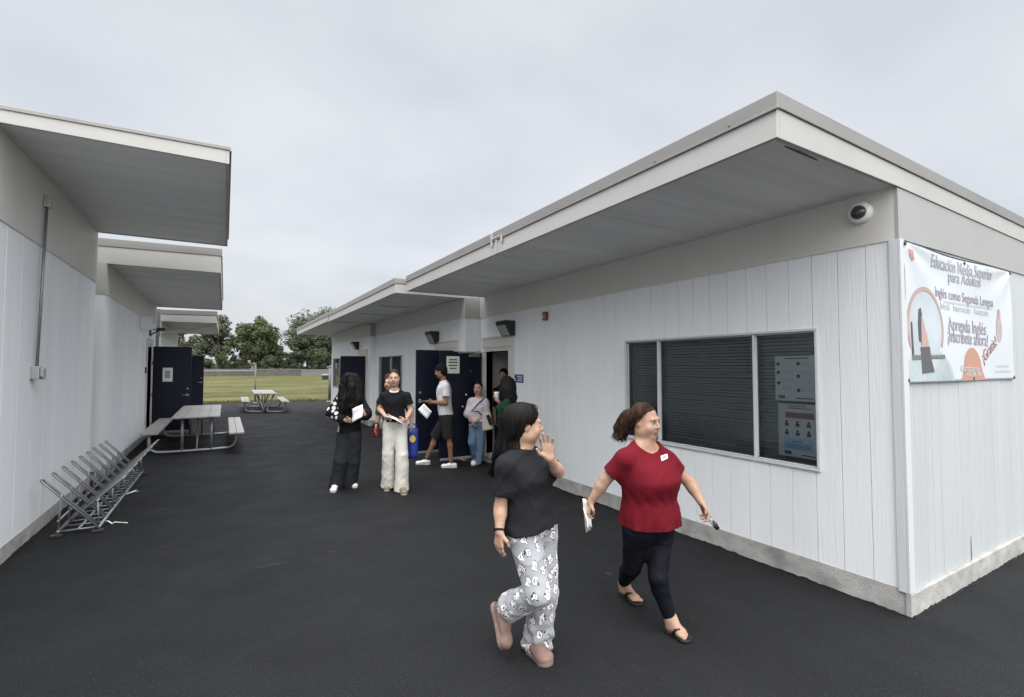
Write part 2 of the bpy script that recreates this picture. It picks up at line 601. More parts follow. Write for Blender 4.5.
def building(label, side, y0, y1, z_sid, z_sof, fas_h, trim_h, x_out, roof_y0, roof_y1, depth, holes, step, group, end_near=False, slope=-0.018, base_h=0.18, far_end=False):
    """side = +1 right of the yard (wall faces -x), -1 left of it (wall faces +x)"""
    right = side > 0
    X = XR if right else XL
    out = -1 if right else 1
    cx = X + side * depth / 2
    root = thing('portable_classroom', label, 'building', (X, (y0 + y1) / 2, 0), 0, group)
    back = X + side * depth
    xs = sorted((X, back))
    # concrete base
    b = MB()
    f0_, f1_ = (xs[0] - 0.02, xs[1]) if right else (xs[0], xs[1] + 0.02)
    b.box(f0_, f1_, y0 + 0.002, y1 - 0.002, -0.08, base_h)
    b.build('foundation', M['concrete'], root)
    # siding
    s = MB()
    hs = [h[:4] for h in holes]
    plank_wall(s, 0, X + out * 0.016, out, y0, y1, base_h - 0.015, z_sid, hs, step)
    sd = s.build('siding', M['siding'] if right else M['wall_left'], root)
    c = MB()
    t0, t1 = sorted((X + out * 0.0, X - out * 0.12))
    wall_core(c, 0, t0, t1, y0 + 0.001, y1 - 0.001, base_h, z_sof - 0.002, hs)
    b0, b1 = sorted((back, back + out * 0.12))
    c.box(b0, b1, y0, y1, base_h, z_sof - 0.1)
    a0, a1 = sorted((X - out * 0.121, back + out * 0.121))
    c.box(a0, a1, y1 - 0.12, y1 - 0.001, base_h, z_sof - 0.1)
    if not end_near:
        c.box(a0, a1, y0 + 0.001, y0 + 0.12, base_h, z_sof - 0.1)
    else:
        c.box(a0, a1, y0 + 0.016, y0 + 0.12, base_h, z_sof - 0.1)
    c.build('wall', M['interior'], root)
    fl = MB()
    fl.box(a0, a1, y0 + 0.12, y1 - 0.12, base_h - 0.15, base_h - 0.06)
    fl.build('floor', M['carpet'], root)
    # beige band under the soffit
    p = MB()
    q0, q1 = sorted((X + out * 0.001, X + out * 0.026))
    p.box(q0, q1, y0 - 0.01, y1, z_sid, z_sof)
    p.build('upper_panel', M['beige'], root)
    # roof slab: deck, soffit, fascia, metal edge
    rf = MB()
    xo = x_out
    zs = z_sof
    zt = zs + fas_h + trim_h
    e0, e1 = sorted((xo - out * 0.03, back))
    rf.prism([(xo - out * 0.03, zs + 0.02), (X, zs + 0.02), (back, zs + 0.02 + slope * depth), (back, zt - 0.02 + slope * depth), (xo - out * 0.03, zt - 0.02)], 1, roof_y0 + 0.03, roof_y1 - 0.03)
    roof = rf.build('roof', M['trim'], root)
    so = MB()
    m0, m1 = sorted((xo - out * 0.02, X + out * 0.002))
    so.box(m0, m1, roof_y0 + 0.02, roof_y1 - 0.02, zs, zs + 0.018)
    so.build('soffit', M['soffit'], roof)
    fa = MB()
    k0, k1 = sorted((xo, xo - out * 0.03))
    fa.box(k0, k1, roof_y0, roof_y1, zs - 0.012, zs + fas_h)
    # near and far end boards follow the slope of the roof
    for ya, yb in ((roof_y0, roof_y0 + 0.029), (roof_y1 - 0.029, roof_y1)):
        ol = [(xo - out * 0.0305, zs - 0.012), (X + out * 0.03, zs - 0.012)]
        if end_near and ya == roof_y0:
            ol = [(xo - out * 0.0305, zs - 0.012), (X + out * 0.0, zs - 0.012), (back, zs - 0.012 + slope * depth), (back, zs + fas_h + slope * depth), (xo - out * 0.0305, zs + fas_h)]
        else:
            ol = [(xo - out * 0.0305, zs - 0.012), (X + out * 0.03, zs - 0.012), (X + out * 0.03, zs + fas_h + slope * 1.3), (xo - out * 0.0305, zs + fas_h)]
        fa.prism(ol, 1, ya, yb)
    fa.build('fascia', M['fascia'], roof, bevel=0.003)
    tr = MB()
    k0, k1 = sorted((xo + out * 0.012, xo - out * 0.03))
    zf = zs + fas_h + 0.001
    tr.box(k0, k1, roof_y0 - 0.012, roof_y1 + 0.012, zf, zf + trim_h)
    tr.box(*sorted((xo + out * 0.018, xo)), roof_y0 - 0.018, roof_y1 + 0.018, zf - 0.012, zf + 0.004)
    yb = roof_y0
    tr.prism([(xo - out * 0.0305, zf), (back, zf + slope * depth), (back, zf + trim_h + slope * depth), (xo - out * 0.0305, zf + trim_h)], 1, yb - 0.012, yb + 0.03)
    tr.prism([(xo - out * 0.0305, zf), (back, zf + slope * depth), (back, zf + trim_h + slope * depth), (xo - out * 0.0305, zf + trim_h)], 1, roof_y1 - 0.03, roof_y1 + 0.012)
    # drive screws along the metal edge
    yy = roof_y0 + 0.3
    while yy < roof_y1:
        tr.tube([(xo + out * 0.011, yy, zf + 0.02), (xo + out * 0.02, yy, zf + 0.02)], 0.008, 6)
        yy += 0.62
    tr.build('roof_edge', M['trim'], roof, bevel=0.003)
    return root
# ------------------------------------------------------------------ right-hand row
PI = math.pi
RX1, RX2, RX3 = 4.312, 3.995, 3.85
LX1, LX2, LX3 = -1.74, -1.70, -1.63
GR = 'row of white portable classrooms with the banner'
GL = 'row of white portable classrooms behind the bike rack'

XR = RX1
win1 = (2.25, 4.49, 0.95, 2.105)
door1 = (7.42, 8.27, 0.10, 2.09)
R1 = building('white portable classroom with a large window and a printed banner on its end', 1, 1.660, 8.53, 2.75, 3.15, 0.16, 0.095, 2.745, 1.625, 8.34,
              11.5, [win1, door1], 0.203, GR, end_near=True)
# near end wall: boards, beige gable band, corner boards
b = MB()
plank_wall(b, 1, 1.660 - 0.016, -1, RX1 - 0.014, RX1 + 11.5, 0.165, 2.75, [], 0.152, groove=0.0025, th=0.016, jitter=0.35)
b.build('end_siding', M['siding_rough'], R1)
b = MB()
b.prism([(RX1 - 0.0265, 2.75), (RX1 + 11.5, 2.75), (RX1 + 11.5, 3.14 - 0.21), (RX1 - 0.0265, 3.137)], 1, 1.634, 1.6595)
b.build('gable_panel', M['beige_end_dimmed'], R1)
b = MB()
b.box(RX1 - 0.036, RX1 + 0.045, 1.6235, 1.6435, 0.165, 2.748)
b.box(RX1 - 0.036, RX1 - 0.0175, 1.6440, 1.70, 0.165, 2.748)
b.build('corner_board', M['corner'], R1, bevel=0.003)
b = MB()
b.box(RX1 - 0.034, RX1 + 11.5, 1.620, 1.659, -0.05, 0.163)
b.build('end_foundation', M['concrete'], R1, bevel=0.006)
w = add_window(R1, RX1 - 0.016, -1, *win1, [2.81, 3.99], 'h')
b = MB()
b.prism([(0, 0), (0.006, 0.02), (0.007, 0.20), (0.003, 0.22), (-0.003, 0.08)], 1, 1.6415, 1.6425)
b.v = [(x + on_y(972, 562, 1.64)[0], y, z + on_y(972, 562, 1.64)[2]) for x, y, z in b.v]
b.build('split_board', M['black'], R1)
def asphalt_lip(name, p0, p1, nrm, seed):
    rg = np.random.default_rng(seed)
    n_ = int(np.linalg.norm(np.array(p1) - np.array(p0)) / 0.035)
    hh = 0.010 + 0.005 * np.convolve(rg.normal(0, 1, n_ + 9), np.ones(7) / 3.2, 'valid')[:n_ + 1] + rg.normal(0, 0.004, n_ + 1)
    hh = np.clip(hh, 0.006, 0.075)
    b_ = MB()
    vs_ = []
    for i_ in range(n_ + 1):
        c_ = np.array(p0) + (np.array(p1) - np.array(p0)) * i_ / n_
        nn_ = np.array(nrm)
        vs_ += [c_ + nn_ * (0.012 + hh[i_] * 0.6) + np.array([0, 0, 0.001]), c_ + nn_ * 0.010 + np.array([0, 0, hh[i_]]), c_ + np.array([0, 0, hh[i_] * 0.96])]
    b_.add(vs_, [f_ for i_ in range(n_) for f_ in ((3 * i_, 3 * i_ + 3, 3 * i_ + 4, 3 * i_ + 1), (3 * i_ + 1, 3 * i_ + 4, 3 * i_ + 5, 3 * i_ + 2))])
    return struct(b_.build(name, M['asphalt'], None))
asphalt_lip('asphalt_edge', (RX1 - 0.0345, 1.62, 0), (RX1 - 0.0195, 8.4, 0), (-1, 0, 0), 3)
asphalt_lip('asphalt_edge', (RX1 - 0.034, 1.6195, 0), (RX1 + 9, 1.6195, 0), (0, -1, 0), 4)
asphalt_lip('asphalt_edge', (LX1 + 0.0205, 2.0, 0), (LX1 + 0.0205, 9.6, 0), (1, 0, 0), 5)
# door frame with header trim
def door_frame(root, X, out, y0, y1, z0, z1, head=0.2, closer_at=None):
    d = MB()
    a0, a1 = sorted((X - out * 0.125, X + out * 0.03))
    d.box(a0, a1, y0 - 0.07, y0, z0, z1 + 0.07)
    d.box(a0, a1, y1, y1 + 0.07, z0, z1 + 0.07)
    d.box(a0, a1, y0, y1, z1, z1 + 0.07)
    h0, h1 = sorted((X + out * 0.017, X + out * 0.045))
    d.box(h0, h1, y0 - 0.2, y1 + 0.12, z1 + 0.071, z1 + 0.07 + head)
    d.box(*sorted((X + out * 0.017, X + out * 0.06)), y0 - 0.22, y1 + 0.14, z1 + 0.071 + head, z1 + 0.10 + head)
    d.box(*sorted((X + out * 0.0175, X + out * 0.04)), y0 - 0.2, y0 - 0.071, z0, z1 + 0.07)
    fr = d.build('door_frame', M['beige'], root, bevel=0.004)
    t = MB()
    t.box(*sorted((X - out * 0.12, X + out * 0.03)), y0, y1, z0 - 0.02, z0 + 0.012)
    t.build('threshold', M['galv'], fr)
    return fr
fr1 = door_frame(R1, RX1, -1, door1[0], door1[1], 0.10, 2.09, 0.17)
leaf1 = door_leaf(R1, (RX1 - 0.05, 8.415), 0.86, 0.10, 2.09, PI)
cl = MB()
cl.box(3.98, 4.20, 8.345, 8.385, 1.99, 2.05)
cl.tube([(4.02, 8.34, 2.02), (4.02, 8.18, 2.05), (4.285, 8.0, 2.10)], 0.011, 6)
cl.tube([(4.2, 8.365, 2.085), (4.2, 8.30, 2.085), (3.72, 8.30, 2.06)], 0.012, 6)
cl.build('door_closer', M['galv'], leaf1)
ns = MB()
ns.box(3.53, 3.79, 8.384, 8.3905, 1.68, 2.0)
nso = ns.build('door_notice', M['paper_green'])
tag(nso, 'pale green notice taped high on the open navy door beside the doorway', 'notice')
ns = MB()
for z_, a_, b_ in ((1.935, 3.58, 3.74), (1.885, 3.57, 3.75), (1.83, 3.57, 3.75), (1.775, 3.59, 3.73)):
    ns.box(a_, b_, 8.3825, 8.3838, z_ - 0.011, z_ + 0.011)
ns.build('printed_lines', M['ink'], nso)
# stickers on the leaf
ns = MB()
ns.tube([(3.86, 8.3925, 1.06), (3.86, 8.386, 1.06)], 0.016, 12)
ns.build('door_viewer', M['white_plastic'], leaf1)
ns = MB()
ns.tube([(3.93, 8.3925, 1.28), (3.93, 8.386, 1.28)], 0.016, 12)
ns.build('door_viewer', M['white_plastic'], leaf1)
ns = MB()
ns.box(4.02, 4.055, 8.387, 8.3925, 1.70, 1.73)
ns.build('red_sticker', M['red_plastic'], leaf1)
# interior partition seen through the doorway
b = MB()
b.box(5.75, 5.83, 4.6, 8.36, 0.12, 3.1)
b.box(4.30, 4.325, 8.345, 8.40, 0.10, 2.16)
b.build('partition', M['interior'], R1)
# soffit split and joint strip of the two roof halves
b = MB()
q = [on_z(784, 146, 3.146), on_z(800, 151.5, 3.146), on_z(817, 160, 3.146), on_z(817.5, 161, 3.146), on_z(800, 154.0, 3.146), on_z(785, 147.2, 3.146)]
b.add([p for p in q] + [p + np.array([0, 0, 0.003]) for p in q], [(0, 1, 2, 3, 4, 5)[::-1], (6, 7, 8, 9, 10, 11)] + [(i, (i + 1) % 6, 6 + (i + 1) % 6, 6 + i) for i in range(6)])
b.build('soffit_split', M['black'], R1)
b = MB()
b.box(2.728, 2.7445, 5.00, 5.03, 3.135, 3.31)
b.box(2.722, 2.7325, 4.86, 4.90, 3.24, 3.33)
b.box(2.722, 2.7325, 5.10, 5.14, 3.24, 3.40)
b.box(2.720, 2.7325, 4.86, 5.14, 3.318, 3.334)
b.build('joint_strip', M['fascia'], R1, bevel=0.002)
for yy in (3.3, 5.02, 6.7):
    b = MB()
    b.box(2.78, RX1 - 0.03, yy - 0.012, yy + 0.012, 3.145, 3.1495)
    b.build('soffit_joint', M['soffit'], R1)
for (a_, c_) in ((3.15, 4.62), (3.3, 5.32)):
    b = MB()
    b.box(a_, a_ + 0.30, c_, c_ + 0.16, 3.142, 3.1495)
    b.build('soffit_vent', M['soffit'], R1)

XR = RX2
win2 = (12.40, 14.55, 0.98, 2.09)
door2 = (9.05, 9.95, 0.16, 2.12)
R2 = building('white portable classroom whose open navy door is behind the man in shorts', 1, 8.56, 15.07, 2.75, 3.14, 0.16, 0.095, 2.6, 8.56, 15.04,
              11.5, [win2, door2], 0.203, GR, end_near=True)
b = MB()
b.box(RX2 - 0.0155, RX1 - 0.017, 8.535, 8.5745, 0.165, 2.749)
b.build('end_siding', M['siding'], R2)
b = MB()
b.box(RX2 - 0.0255, RX1 + 0.5, 8.525, 8.5495, 2.751, 3.138)
b.build('gable_panel', M['fascia'], R2)
add_window(R2, RX2 - 0.016, -1, *win2, [13.45], 'v', M['grey_alu'])
door_frame(R2, RX2, -1, door2[0], door2[1], 0.16, 2.12, 0.12)
door_leaf(R2, (RX2 - 0.05, 9.02), 0.78, 0.16, 2.13, PI)
b = MB()
for (yy, l_) in ((10.6, 0.75), (12.4, 0.9)):
    b.box(2.9, 2.9 + l_, yy, yy + 0.02, 3.134, 3.1395)
b.build('soffit_joint', M['black'], R2)

XR = RX3
win3 = (18.6, 20.9, 1.02, 2.13)
door3 = (15.62, 16.45, 0.10, 2.14)
R3 = building('white portable classroom reaching the grass field with one open navy door', 1, 15.09, 21.35, 2.75, 3.14, 0.16, 0.095, 2.55, 15.07, 21.9,
              11.5, [win3, door3], 0.203, GR, end_near=True)
b = MB()
b.box(RX3 - 0.0155, RX2 - 0.017, 15.06, 15.1045, 0.165, 2.749)
b.build('end_siding', M['siding'], R3)
b = MB()
b.box(RX3 - 0.0255, RX2 + 0.5, 15.055, 15.0795, 2.751, 3.138)
b.build('gable_panel', M['fascia'], R3)
add_window(R3, RX3 - 0.016, -1, *win3, [19.75], 'v', M['grey_alu'])
door_frame(R3, RX3, -1, door3[0], door3[1], 0.10, 2.14, 0.12)
door_leaf(R3, (RX3 - 0.05, 15.585), 0.74, 0.10, 2.14, PI)

# ------------------------------------------------------------------ left-hand row
XL = LX1
L1 = building('tall white portable classroom with a grey conduit running down its wall', -1, -2.0, 9.62, 3.09, 3.87, 0.125, 0.035, 0.0, 5.66, 9.6,
              11, [], 0.405, GL, base_h=0.16)
XL = LX2
dl2 = (15.2, 16.0, 0.10, 2.32)
L2 = building('white portable classroom with a white vent box, behind the long picnic table', -1, 10.1, 16.8, 2.97, 3.49, 0.29, 0.13, -0.092, 10.1, 16.75,
              11, [dl2], 0.405, GL, end_near=True, base_h=0.16)
b = MB()
b.box(LX1 - 0.6, LX2 + 0.0255, 10.065, 10.0895, 2.971, 3.488)
b.build('gable_panel', M['fascia'], L2)
b = MB()
b.box(LX1 - 0.6, LX2 + 0.0155, 10.07, 10.099, 0.145, 2.969)
b.build('end_siding', M['wall_left'], L2)
door_leaf(L2, (LX2 + 0.05, 16.05), 0.86, 0.06, 2.35, 0.0)
door_frame(L2, LX2, 1, dl2[0], dl2[1], 0.10, 2.32, 0.10)
XL = LX3
dl3 = (21.9, 22.7, 0.25, 2.24)
L3 = building('far portable classroom with a diagonal brace under its canopy', -1, 17.02, 23.2, 2.68, 3.14, 0.22, 0.13, -0.24, 17.3, 23.4,
              11, [dl3], 0.405, GL, end_near=True, base_h=0.16)
b = MB()
b.box(LX2 - 0.4, LX3 + 0.0255, 16.985, 17.0095, 2.681, 3.45)
b.build('gable_panel', M['fascia'], L3)
door_leaf(L3, (LX3 + 0.05, 22.75), 0.87, 0.22, 2.24, 0.0)
b = MB()
b.box(LX3 + 0.02, LX3 + 0.95, 21.8, 22.9, 0, 0.2)
b.build('door_step', M['concrete'], L3, bevel=0.01)
b = MB()
b.tube([on_y(160, 334.5, 17.5), on_y(217, 325, 17.5) + np.array([0, 0, 0.01])], 0.035, 8)
b.build('canopy_brace', M['fascia'], L3)
XR, XL = RX1, LX1
for o_ in (L2, L3):
    pass

# ------------------------------------------------------------------ fittings on the walls
def wall_pack(label, X, out, y, z, group):
    t = thing('wall_lamp', label, 'lamp', (X, y, z), 0, group)
    b = MB()
    b.prism([(0.0, -0.13), (out * 0.09, -0.13), (out * 0.20, 0.07), (out * 0.21, 0.13), (0.0, 0.13)], 1, -0.17, 0.17)
    b.build('housing', M['black'], t, local=True, bevel=0.008)
    b = MB()
    b.prism([(out * 0.094, -0.120), (out * 0.192, 0.055), (out * 0.202, 0.052), (out * 0.108, -0.124)], 1, -0.145, 0.145)
    b.build('lens', M['lens'], t, local=True)
    b = MB()
    for k in range(4):
        b.box(*sorted((out * 0.195, out * 0.218)), -0.15, 0.15, 0.082 + k * 0.012, 0.087 + k * 0.012)
    b.build('cooling_fins', M['black'], t, local=True)
    return t
GW = 'black wall lamps above the classroom doors'
wall_pack('black wall lamp above the open doorway, nearest the red alarm', RX1 - 0.016, -1, 7.36, 2.47, GW)
wall_pack('black wall lamp above the door behind the man in shorts', RX2 - 0.016, -1, 10.03, 2.44, GW)
wall_pack('small black wall lamp above the open door nearest the grass field', RX3 - 0.016, -1, 16.69, 2.51, GW)
t = thing('wall_lamp', 'black bracket lamp beside the white metal vent box', 'lamp', (LX2 + 0.016, 15.53, 2.69), 0, GW)
b = MB()
b.box(0, 0.03, -0.07, 0.07, -0.10, 0.10)
b.tube([(0.02, 0, -0.06), (0.20, -0.05, 0.05), (0.24, -0.06, 0.07)], 0.016, 8)
b.tube([(0.02, 0, 0.07), (0.22, -0.05, 0.08)], 0.012, 8)
b.build('bracket', M['black'], t, local=True)
b = MB()
b.prism([(0.15, 0.03), (0.33, 0.06), (0.33, 0.12), (0.16, 0.12)], 1, -0.12, 0.04)
b.build('lamp_head', M['black'], t, local=True, bevel=0.006)

t = thing('fire_alarm', 'small dark red fire alarm box high on the white siding', 'alarm', (RX1 - 0.016, 6.245, 2.59))
b = MB()
b.box(-0.05, 0.0, -0.055, 0.055, -0.065, 0.065)
b.build('housing', M['red_plastic'], t, local=True, bevel=0.008)
b = MB()
b.box(-0.062, -0.05, -0.035, 0.03, -0.045, 0.02)
b.build('strobe_lens', M['lens'], t, local=True, bevel=0.004)

t = thing('security_camera', 'white dome security camera on the beige band near the building corner', 'camera', (RX1 - 0.026, 1.875, 3.005))
ax_ = np.array([-1, 0, 0.0])
b = MB()
prof = [(0.0, 0.083), (0.026, 0.085), (0.046, 0.078), (0.058, 0.064), (0.06, 0.052)]
rings = []
for d_, r_ in prof:
    rings.append([(-d_, r_ * math.cos(a), r_ * math.sin(a)) for a in [2 * PI * k / 32 for k in range(32)]])
vs = [p for r_ in rings for p in r_]
fs = [(i * 32 + k, (i + 1) * 32 + k, (i + 1) * 32 + (k + 1) % 32, i * 32 + (k + 1) % 32) for i in range(4) for k in range(32)]
b.add(vs, fs)
b.build('housing', M['white_plastic'], t, True, local=True)
b = MB()
b.ball((-0.047, -0.007, -0.005), (0.054, 0.053, 0.053), n=24, m=14)
b.build('dome', mat('smoked_dome', (0.05, 0.05, 0.045), 0.08), t, True, local=True)

# conduit with its boxes on the near left wall
t = thing('electrical_conduit', 'grey conduit with boxes running up the white wall near the bike rack', 'conduit', (LX1 + 0.016, 7.1, 1.7))
b = MB()
pt, pb = on_x(47, 206, LX1 + 0.05), on_x(36.5, 372, LX1 + 0.05)
b.tube([pt, (pt + pb) / 2, pb], 0.014, 8)
b.build('pipe', M['galv'], t, True)
b = MB()
b.box(LX1 + 0.026, LX1 + 0.085, pt[1] - 0.04, pt[1] + 0.04, pt[2] - 0.02, pt[2] + 0.11)
b.build('junction_box', M['grey_alu'], t, bevel=0.008)
b = MB()
b.box(LX1 + 0.016, LX1 + 0.085, pb[1] - 0.06, pb[1] + 0.06, pb[2] - 0.075, pb[2] + 0.06)
b.box(LX1 + 0.085, LX1 + 0.115, pb[1] - 0.045, pb[1] + 0.05, pb[2] - 0.05, pb[2] + 0.045)
b.tube([(LX1 + 0.1, pb[1] + 0.02, pb[2] - 0.08), (LX1 + 0.1, pb[1] + 0.02, pb[2] + 0.03)], 0.02, 8)
b.build('outlet_box', M['grey_alu'], t, bevel=0.008)

t = thing('vent_box', 'white metal vent box high on the wall beside the black bracket lamp', 'vent', (LX2 + 0.016, 14.06, 2.82))
b = MB()
b.box(0, 0.2, -0.17, 0.17, -0.15, 0.15)
b.build('housing', M['wall_left'], t, local=True, bevel=0.01)
b = MB()
for k in range(5):
    b.obox((0.206, 0, -0.10 + k * 0.05), (0.008, 0, -0.006), (0, 0.13, 0), (0.002, 0, 0.003))
b.build('louvre', M['wall_left'], t, local=True)
t = thing('card_reader', 'small dark card reader on the wall under the bracket lamp', 'card reader', (LX2 + 0.016, 14.9, 1.72))
b = MB()
b.box(0, 0.03, -0.045, 0.045, -0.075, 0.075)
b.build('housing', M['dark_metal'], t, local=True, bevel=0.006)
b = MB()
b.box(0.03, 0.034, -0.02, 0.02, 0.02, 0.05)
b.build('indicator', M['lens'], t, local=True)

# notice on the left navy door
b = MB()
b.box(-1.43, -1.21, 16.012, 16.020, 1.41, 1.78)
no = b.build('door_notice', M['paper'])
tag(no, 'white notice with a grey panel on the navy door behind the picnic table', 'notice')
b = MB()
b.box(-1.38, -1.26, 16.0085, 16.0110, 1.50, 1.70)
b.build('printed_panel', M['grey_ink'], no)

# blue access sign with white pictograms
t = thing('access_sign', 'small blue sign with white pictograms on the siding beside the doorway', 'sign', (RX1 - 0.0165, 7.10, 1.605))
b = MB()
b.box(-0.008, 0, -0.175, 0.175, -0.07, 0.07)
b.build('plate', M['blue_sign'], t, local=True, bevel=0.004)
b = MB()
x_ = -0.0105
def strip(pts, w):
    b.tube([(x_, p[0], p[1]) for p in pts], w, 6)
# local +y runs to the left as seen from the yard
strip([(0.115, 0.03), (0.115, 0.0), (0.085, -0.006), (0.08, -0.04)], 0.006)
b.tube([(x_, 0.115, 0.048), (x_ - 0.002, 0.115, 0.048)], 0.011, 12)
strip([(0.118 + 0.03 * math.cos(a), -0.024 + 0.028 * math.sin(a)) for a in np.linspace(1.6, 5.4, 12)], 0.005)
for k, w_ in enumerate((0.15, 0.12, 0.15)):
    b.box(-0.011, -0.008, -0.14, -0.14 + w_, 0.028 - k * 0.034, 0.042 - k * 0.034)
b.build('pictogram', M['white_plastic'], t, local=True)

# ------------------------------------------------------------------ posters behind the window glass
def poster(label, y0, y1, z0, z1, kind):
    x = RX1 + 0.016
    b = MB()
    b.box(x, x + 0.002, y0, y1, z0, z1)
    o = b.build('poster', M['poster_paper'])
    tag(o, label, 'poster', 'posters inside the window')
    W, Hh = y1 - y0, z1 - z0
    g_, k_, bl_, re_, lb_ = MB(), MB(), MB(), MB(), MB()

    def rect(m_, u0, u1, v0, v1, d=0.001):
        m_.box(x - d - 0.001, x - d, y1 - u1 * W, y1 - u0 * W, z0 + v0 * Hh, z0 + v1 * Hh)
    if kind == 0:
        for u in (0.08, 0.55):
            for i in range(16):
                if i % 4 == 3:
                    continue
                rect(g_, u + 0.1, u + 0.1 + random.uniform(0.22, 0.3), 0.84 - i * 0.043, 0.852 - i * 0.043)
        rect(k_, 0.25, 0.85, 0.93, 0.95)
        for (u, v) in ((0.09, 0.82), (0.09, 0.63), (0.1, 0.39), (0.6, 0.82), (0.6, 0.55), (0.6, 0.24)):
            k_.tube([(x - 0.002, y1 - u * W, z0 + v * Hh), (x - 0.0035, y1 - u * W, z0 + v * Hh)], 0.016, 12)
        rect(bl_, 0.09, 0.25, 0.05, 0.115)
        rect(k_, 0.52, 0.95, 0.055, 0.075)
    else:
        rect(k_, 0.3, 0.75, 0.95, 0.965)
        rect(k_, 0.25, 0.85, 0.91, 0.925)
        rect(re_, 0.2, 0.92, 0.73, 0.84)
        for i in range(3):
            for j in range(2):
                u, v = 0.23 + i * 0.28, 0.62 - j * 0.17
                k_.tube([(x - 0.002, y1 - u * W, z0 + (v + 0.04) * Hh), (x - 0.0035, y1 - u * W, z0 + (v + 0.04) * Hh)], 0.011, 10)
                rect(k_, u - 0.05, u + 0.05, v - 0.04, v + 0.015)
                rect(g_, u - 0.08, u + 0.08, v - 0.065, v - 0.055)
        rect(lb_, 0.15, 0.9, 0.13, 0.36)
        rect(bl_, 0.36, 0.62, 0.29, 0.305, 0.0025)
        for i in range(4):
            rect(bl_, 0.2, 0.84, 0.17 + i * 0.026, 0.178 + i * 0.026, 0.0025)
        rect(bl_, 0.16, 0.34, 0.045, 0.105)
        rect(k_, 0.6, 0.94, 0.045, 0.06)
    for nm, m_, mt in (('grey_text', g_, M['grey_ink']), ('black_print', k_, M['ink']), ('blue_print', bl_, M['blue_sign']),
                       ('brown_banner', re_, mat('brown_print', (0.2, 0.1, 0.09), 0.7)), ('light_blue_panel', lb_, mat('light_blue_print', (0.25, 0.42, 0.55), 0.7))):
        if m_.v:
            m_.build(nm, mt, o)
poster('upper white poster of grey text behind the large window glass', 2.275, 2.625, 1.50, 1.90, 0)
poster('lower white poster with a light blue panel behind the large window glass', 2.265, 2.605, 1.01, 1.475, 1)

# ------------------------------------------------------------------ banner on the end wall
def warp(p):
    x, y, z = p
    u, v = (x - 4.335) / 2.33, (z - 1.68) / 1.06
    s = min(max(u, 0), 1)
    sag = -0.02 * math.sin(PI * s) * (1 if v > 0.5 else 0.2) * (v ** 2)
    d = 0.012 + 0.010 * math.sin(5.5 * u + 2.8 * v + 0.4) * math.sin(PI * s) + 0.005 * math.sin(11 * u - 6 * v) * v
    for cx_, sg in ((0.0, 1), (1.0, -1)):
        du, dv = (u - cx_) * sg + 0.02, 1.02 - v
        rr = math.hypot(du, dv)
        d += 0.010 * math.exp(-rr * 3.2) * min(1, rr * 6) * math.sin(8 * math.atan2(dv, du))
    return np.array([x, y - d, z + sag])
BY = 1.640
b = MB()
NU, NV = 90, 44
vs = []
for lay in (0.0, 0.003):
    for j in range(NV + 1):
        for i in range(NU + 1):
            vs.append(warp((4.335 + 2.33 * i / NU, BY + lay, 1.68 + 1.06 * j / NV)))
fs = []
S_ = (NU + 1) * (NV + 1)
for j in range(NV):
    for i in range(NU):
        a = j * (NU + 1) + i
        fs.append((a, a + 1, a + NU + 2, a + NU + 1))
        fs.append((S_ + a, S_ + a + NU + 1, S_ + a + NU + 2, S_ + a + 1))
for i in range(NU):
    fs.append((i + 1, i, S_ + i, S_ + i + 1))
    a = NV * (NU + 1) + i
    fs.append((a, a + 1, S_ + a + 1, S_ + a))
for j in range(NV):
    a = j * (NU + 1)
    fs.append((a, a + NU + 1, S_ + a + NU + 1, S_ + a))
    a += NU
    fs.append((a + NU + 1, a, S_ + a, S_ + a + NU + 1))
b.add(vs, fs)
ban = b.build('banner', mat('white_vinyl_banner', (0.54, 0.58, 0.60), 0.42, 0.03, 1.5, 0.12, 6), None, True)
tag(ban, 'white printed vinyl banner with orange and grey lettering on the end wall', 'banner')
BX = (1, 0, 0)
BZ = (0, 0, 1)
BN = (0, -1, 0)
def bp(px, py):
    return on_y(px, py, BY - 0.02)
def bt(txt, px0, py0, px1, py1, hgt, colr, depth=0.002, bold=0.0):
    """lettering between two measured points of its middle line"""
    a_, c_ = bp(px0, py0), bp(px1, py1)
    a_[1] = c_[1] = BY
    d_ = c_ - a_
    L_ = np.linalg.norm(d_)
    d_ /= L_
    m_ = MB()
    text_mb(m_, txt, 1.0, (0, 0, 0), BX, BZ, BN, 0, 0, 'CENTER', None, bold / hgt)
    v_ = np.array(m_.v)
    w0 = v_[:, 0].max() - v_[:, 0].min()
    mid = (a_ + c_) / 2
    up = np.array([-d_[2], 0, d_[0]])
    xm = (v_[:, 0].max() + v_[:, 0].min()) / 2
    m_.v = [tuple(warp(mid + d_ * ((p[0] - xm) * L_ / w0) + up * (p[2] * hgt) + np.array([0, -depth - 0.001, 0]))) for p in v_]
    return m_.build('lettering', colr, ban)
ik1 = mat('grey_violet_print', (0.338, 0.330, 0.370), 0.6)
ik2 = mat('faded_grey_print', (0.468, 0.484, 0.508), 0.6)
ik3 = mat('dark_plum_print', (0.307, 0.274, 0.322), 0.6)
ikr = mat('brick_red_print', (0.310, 0.149, 0.130), 0.6)
iko = mat('orange_print', (0.422, 0.223, 0.167), 0.6)
ikp = mat('salmon_print', (0.409, 0.285, 0.254), 0.6)
ikw = mat('white_print', (0.496, 0.484, 0.471), 0.6)
ikh = mat('faded_black_print', (0.068, 0.068, 0.071), 0.6)
ikt = mat('pale_teal_print', (0.372, 0.434, 0.440), 0.6, 0.15, 4)
ikb = mat('pale_blue_print', (0.415, 0.459, 0.484), 0.6, 0.1, 4)
bt('Educación Media Superior', 933, 259.0, 992, 274.5, 0.155, ik1, bold=0.0012)
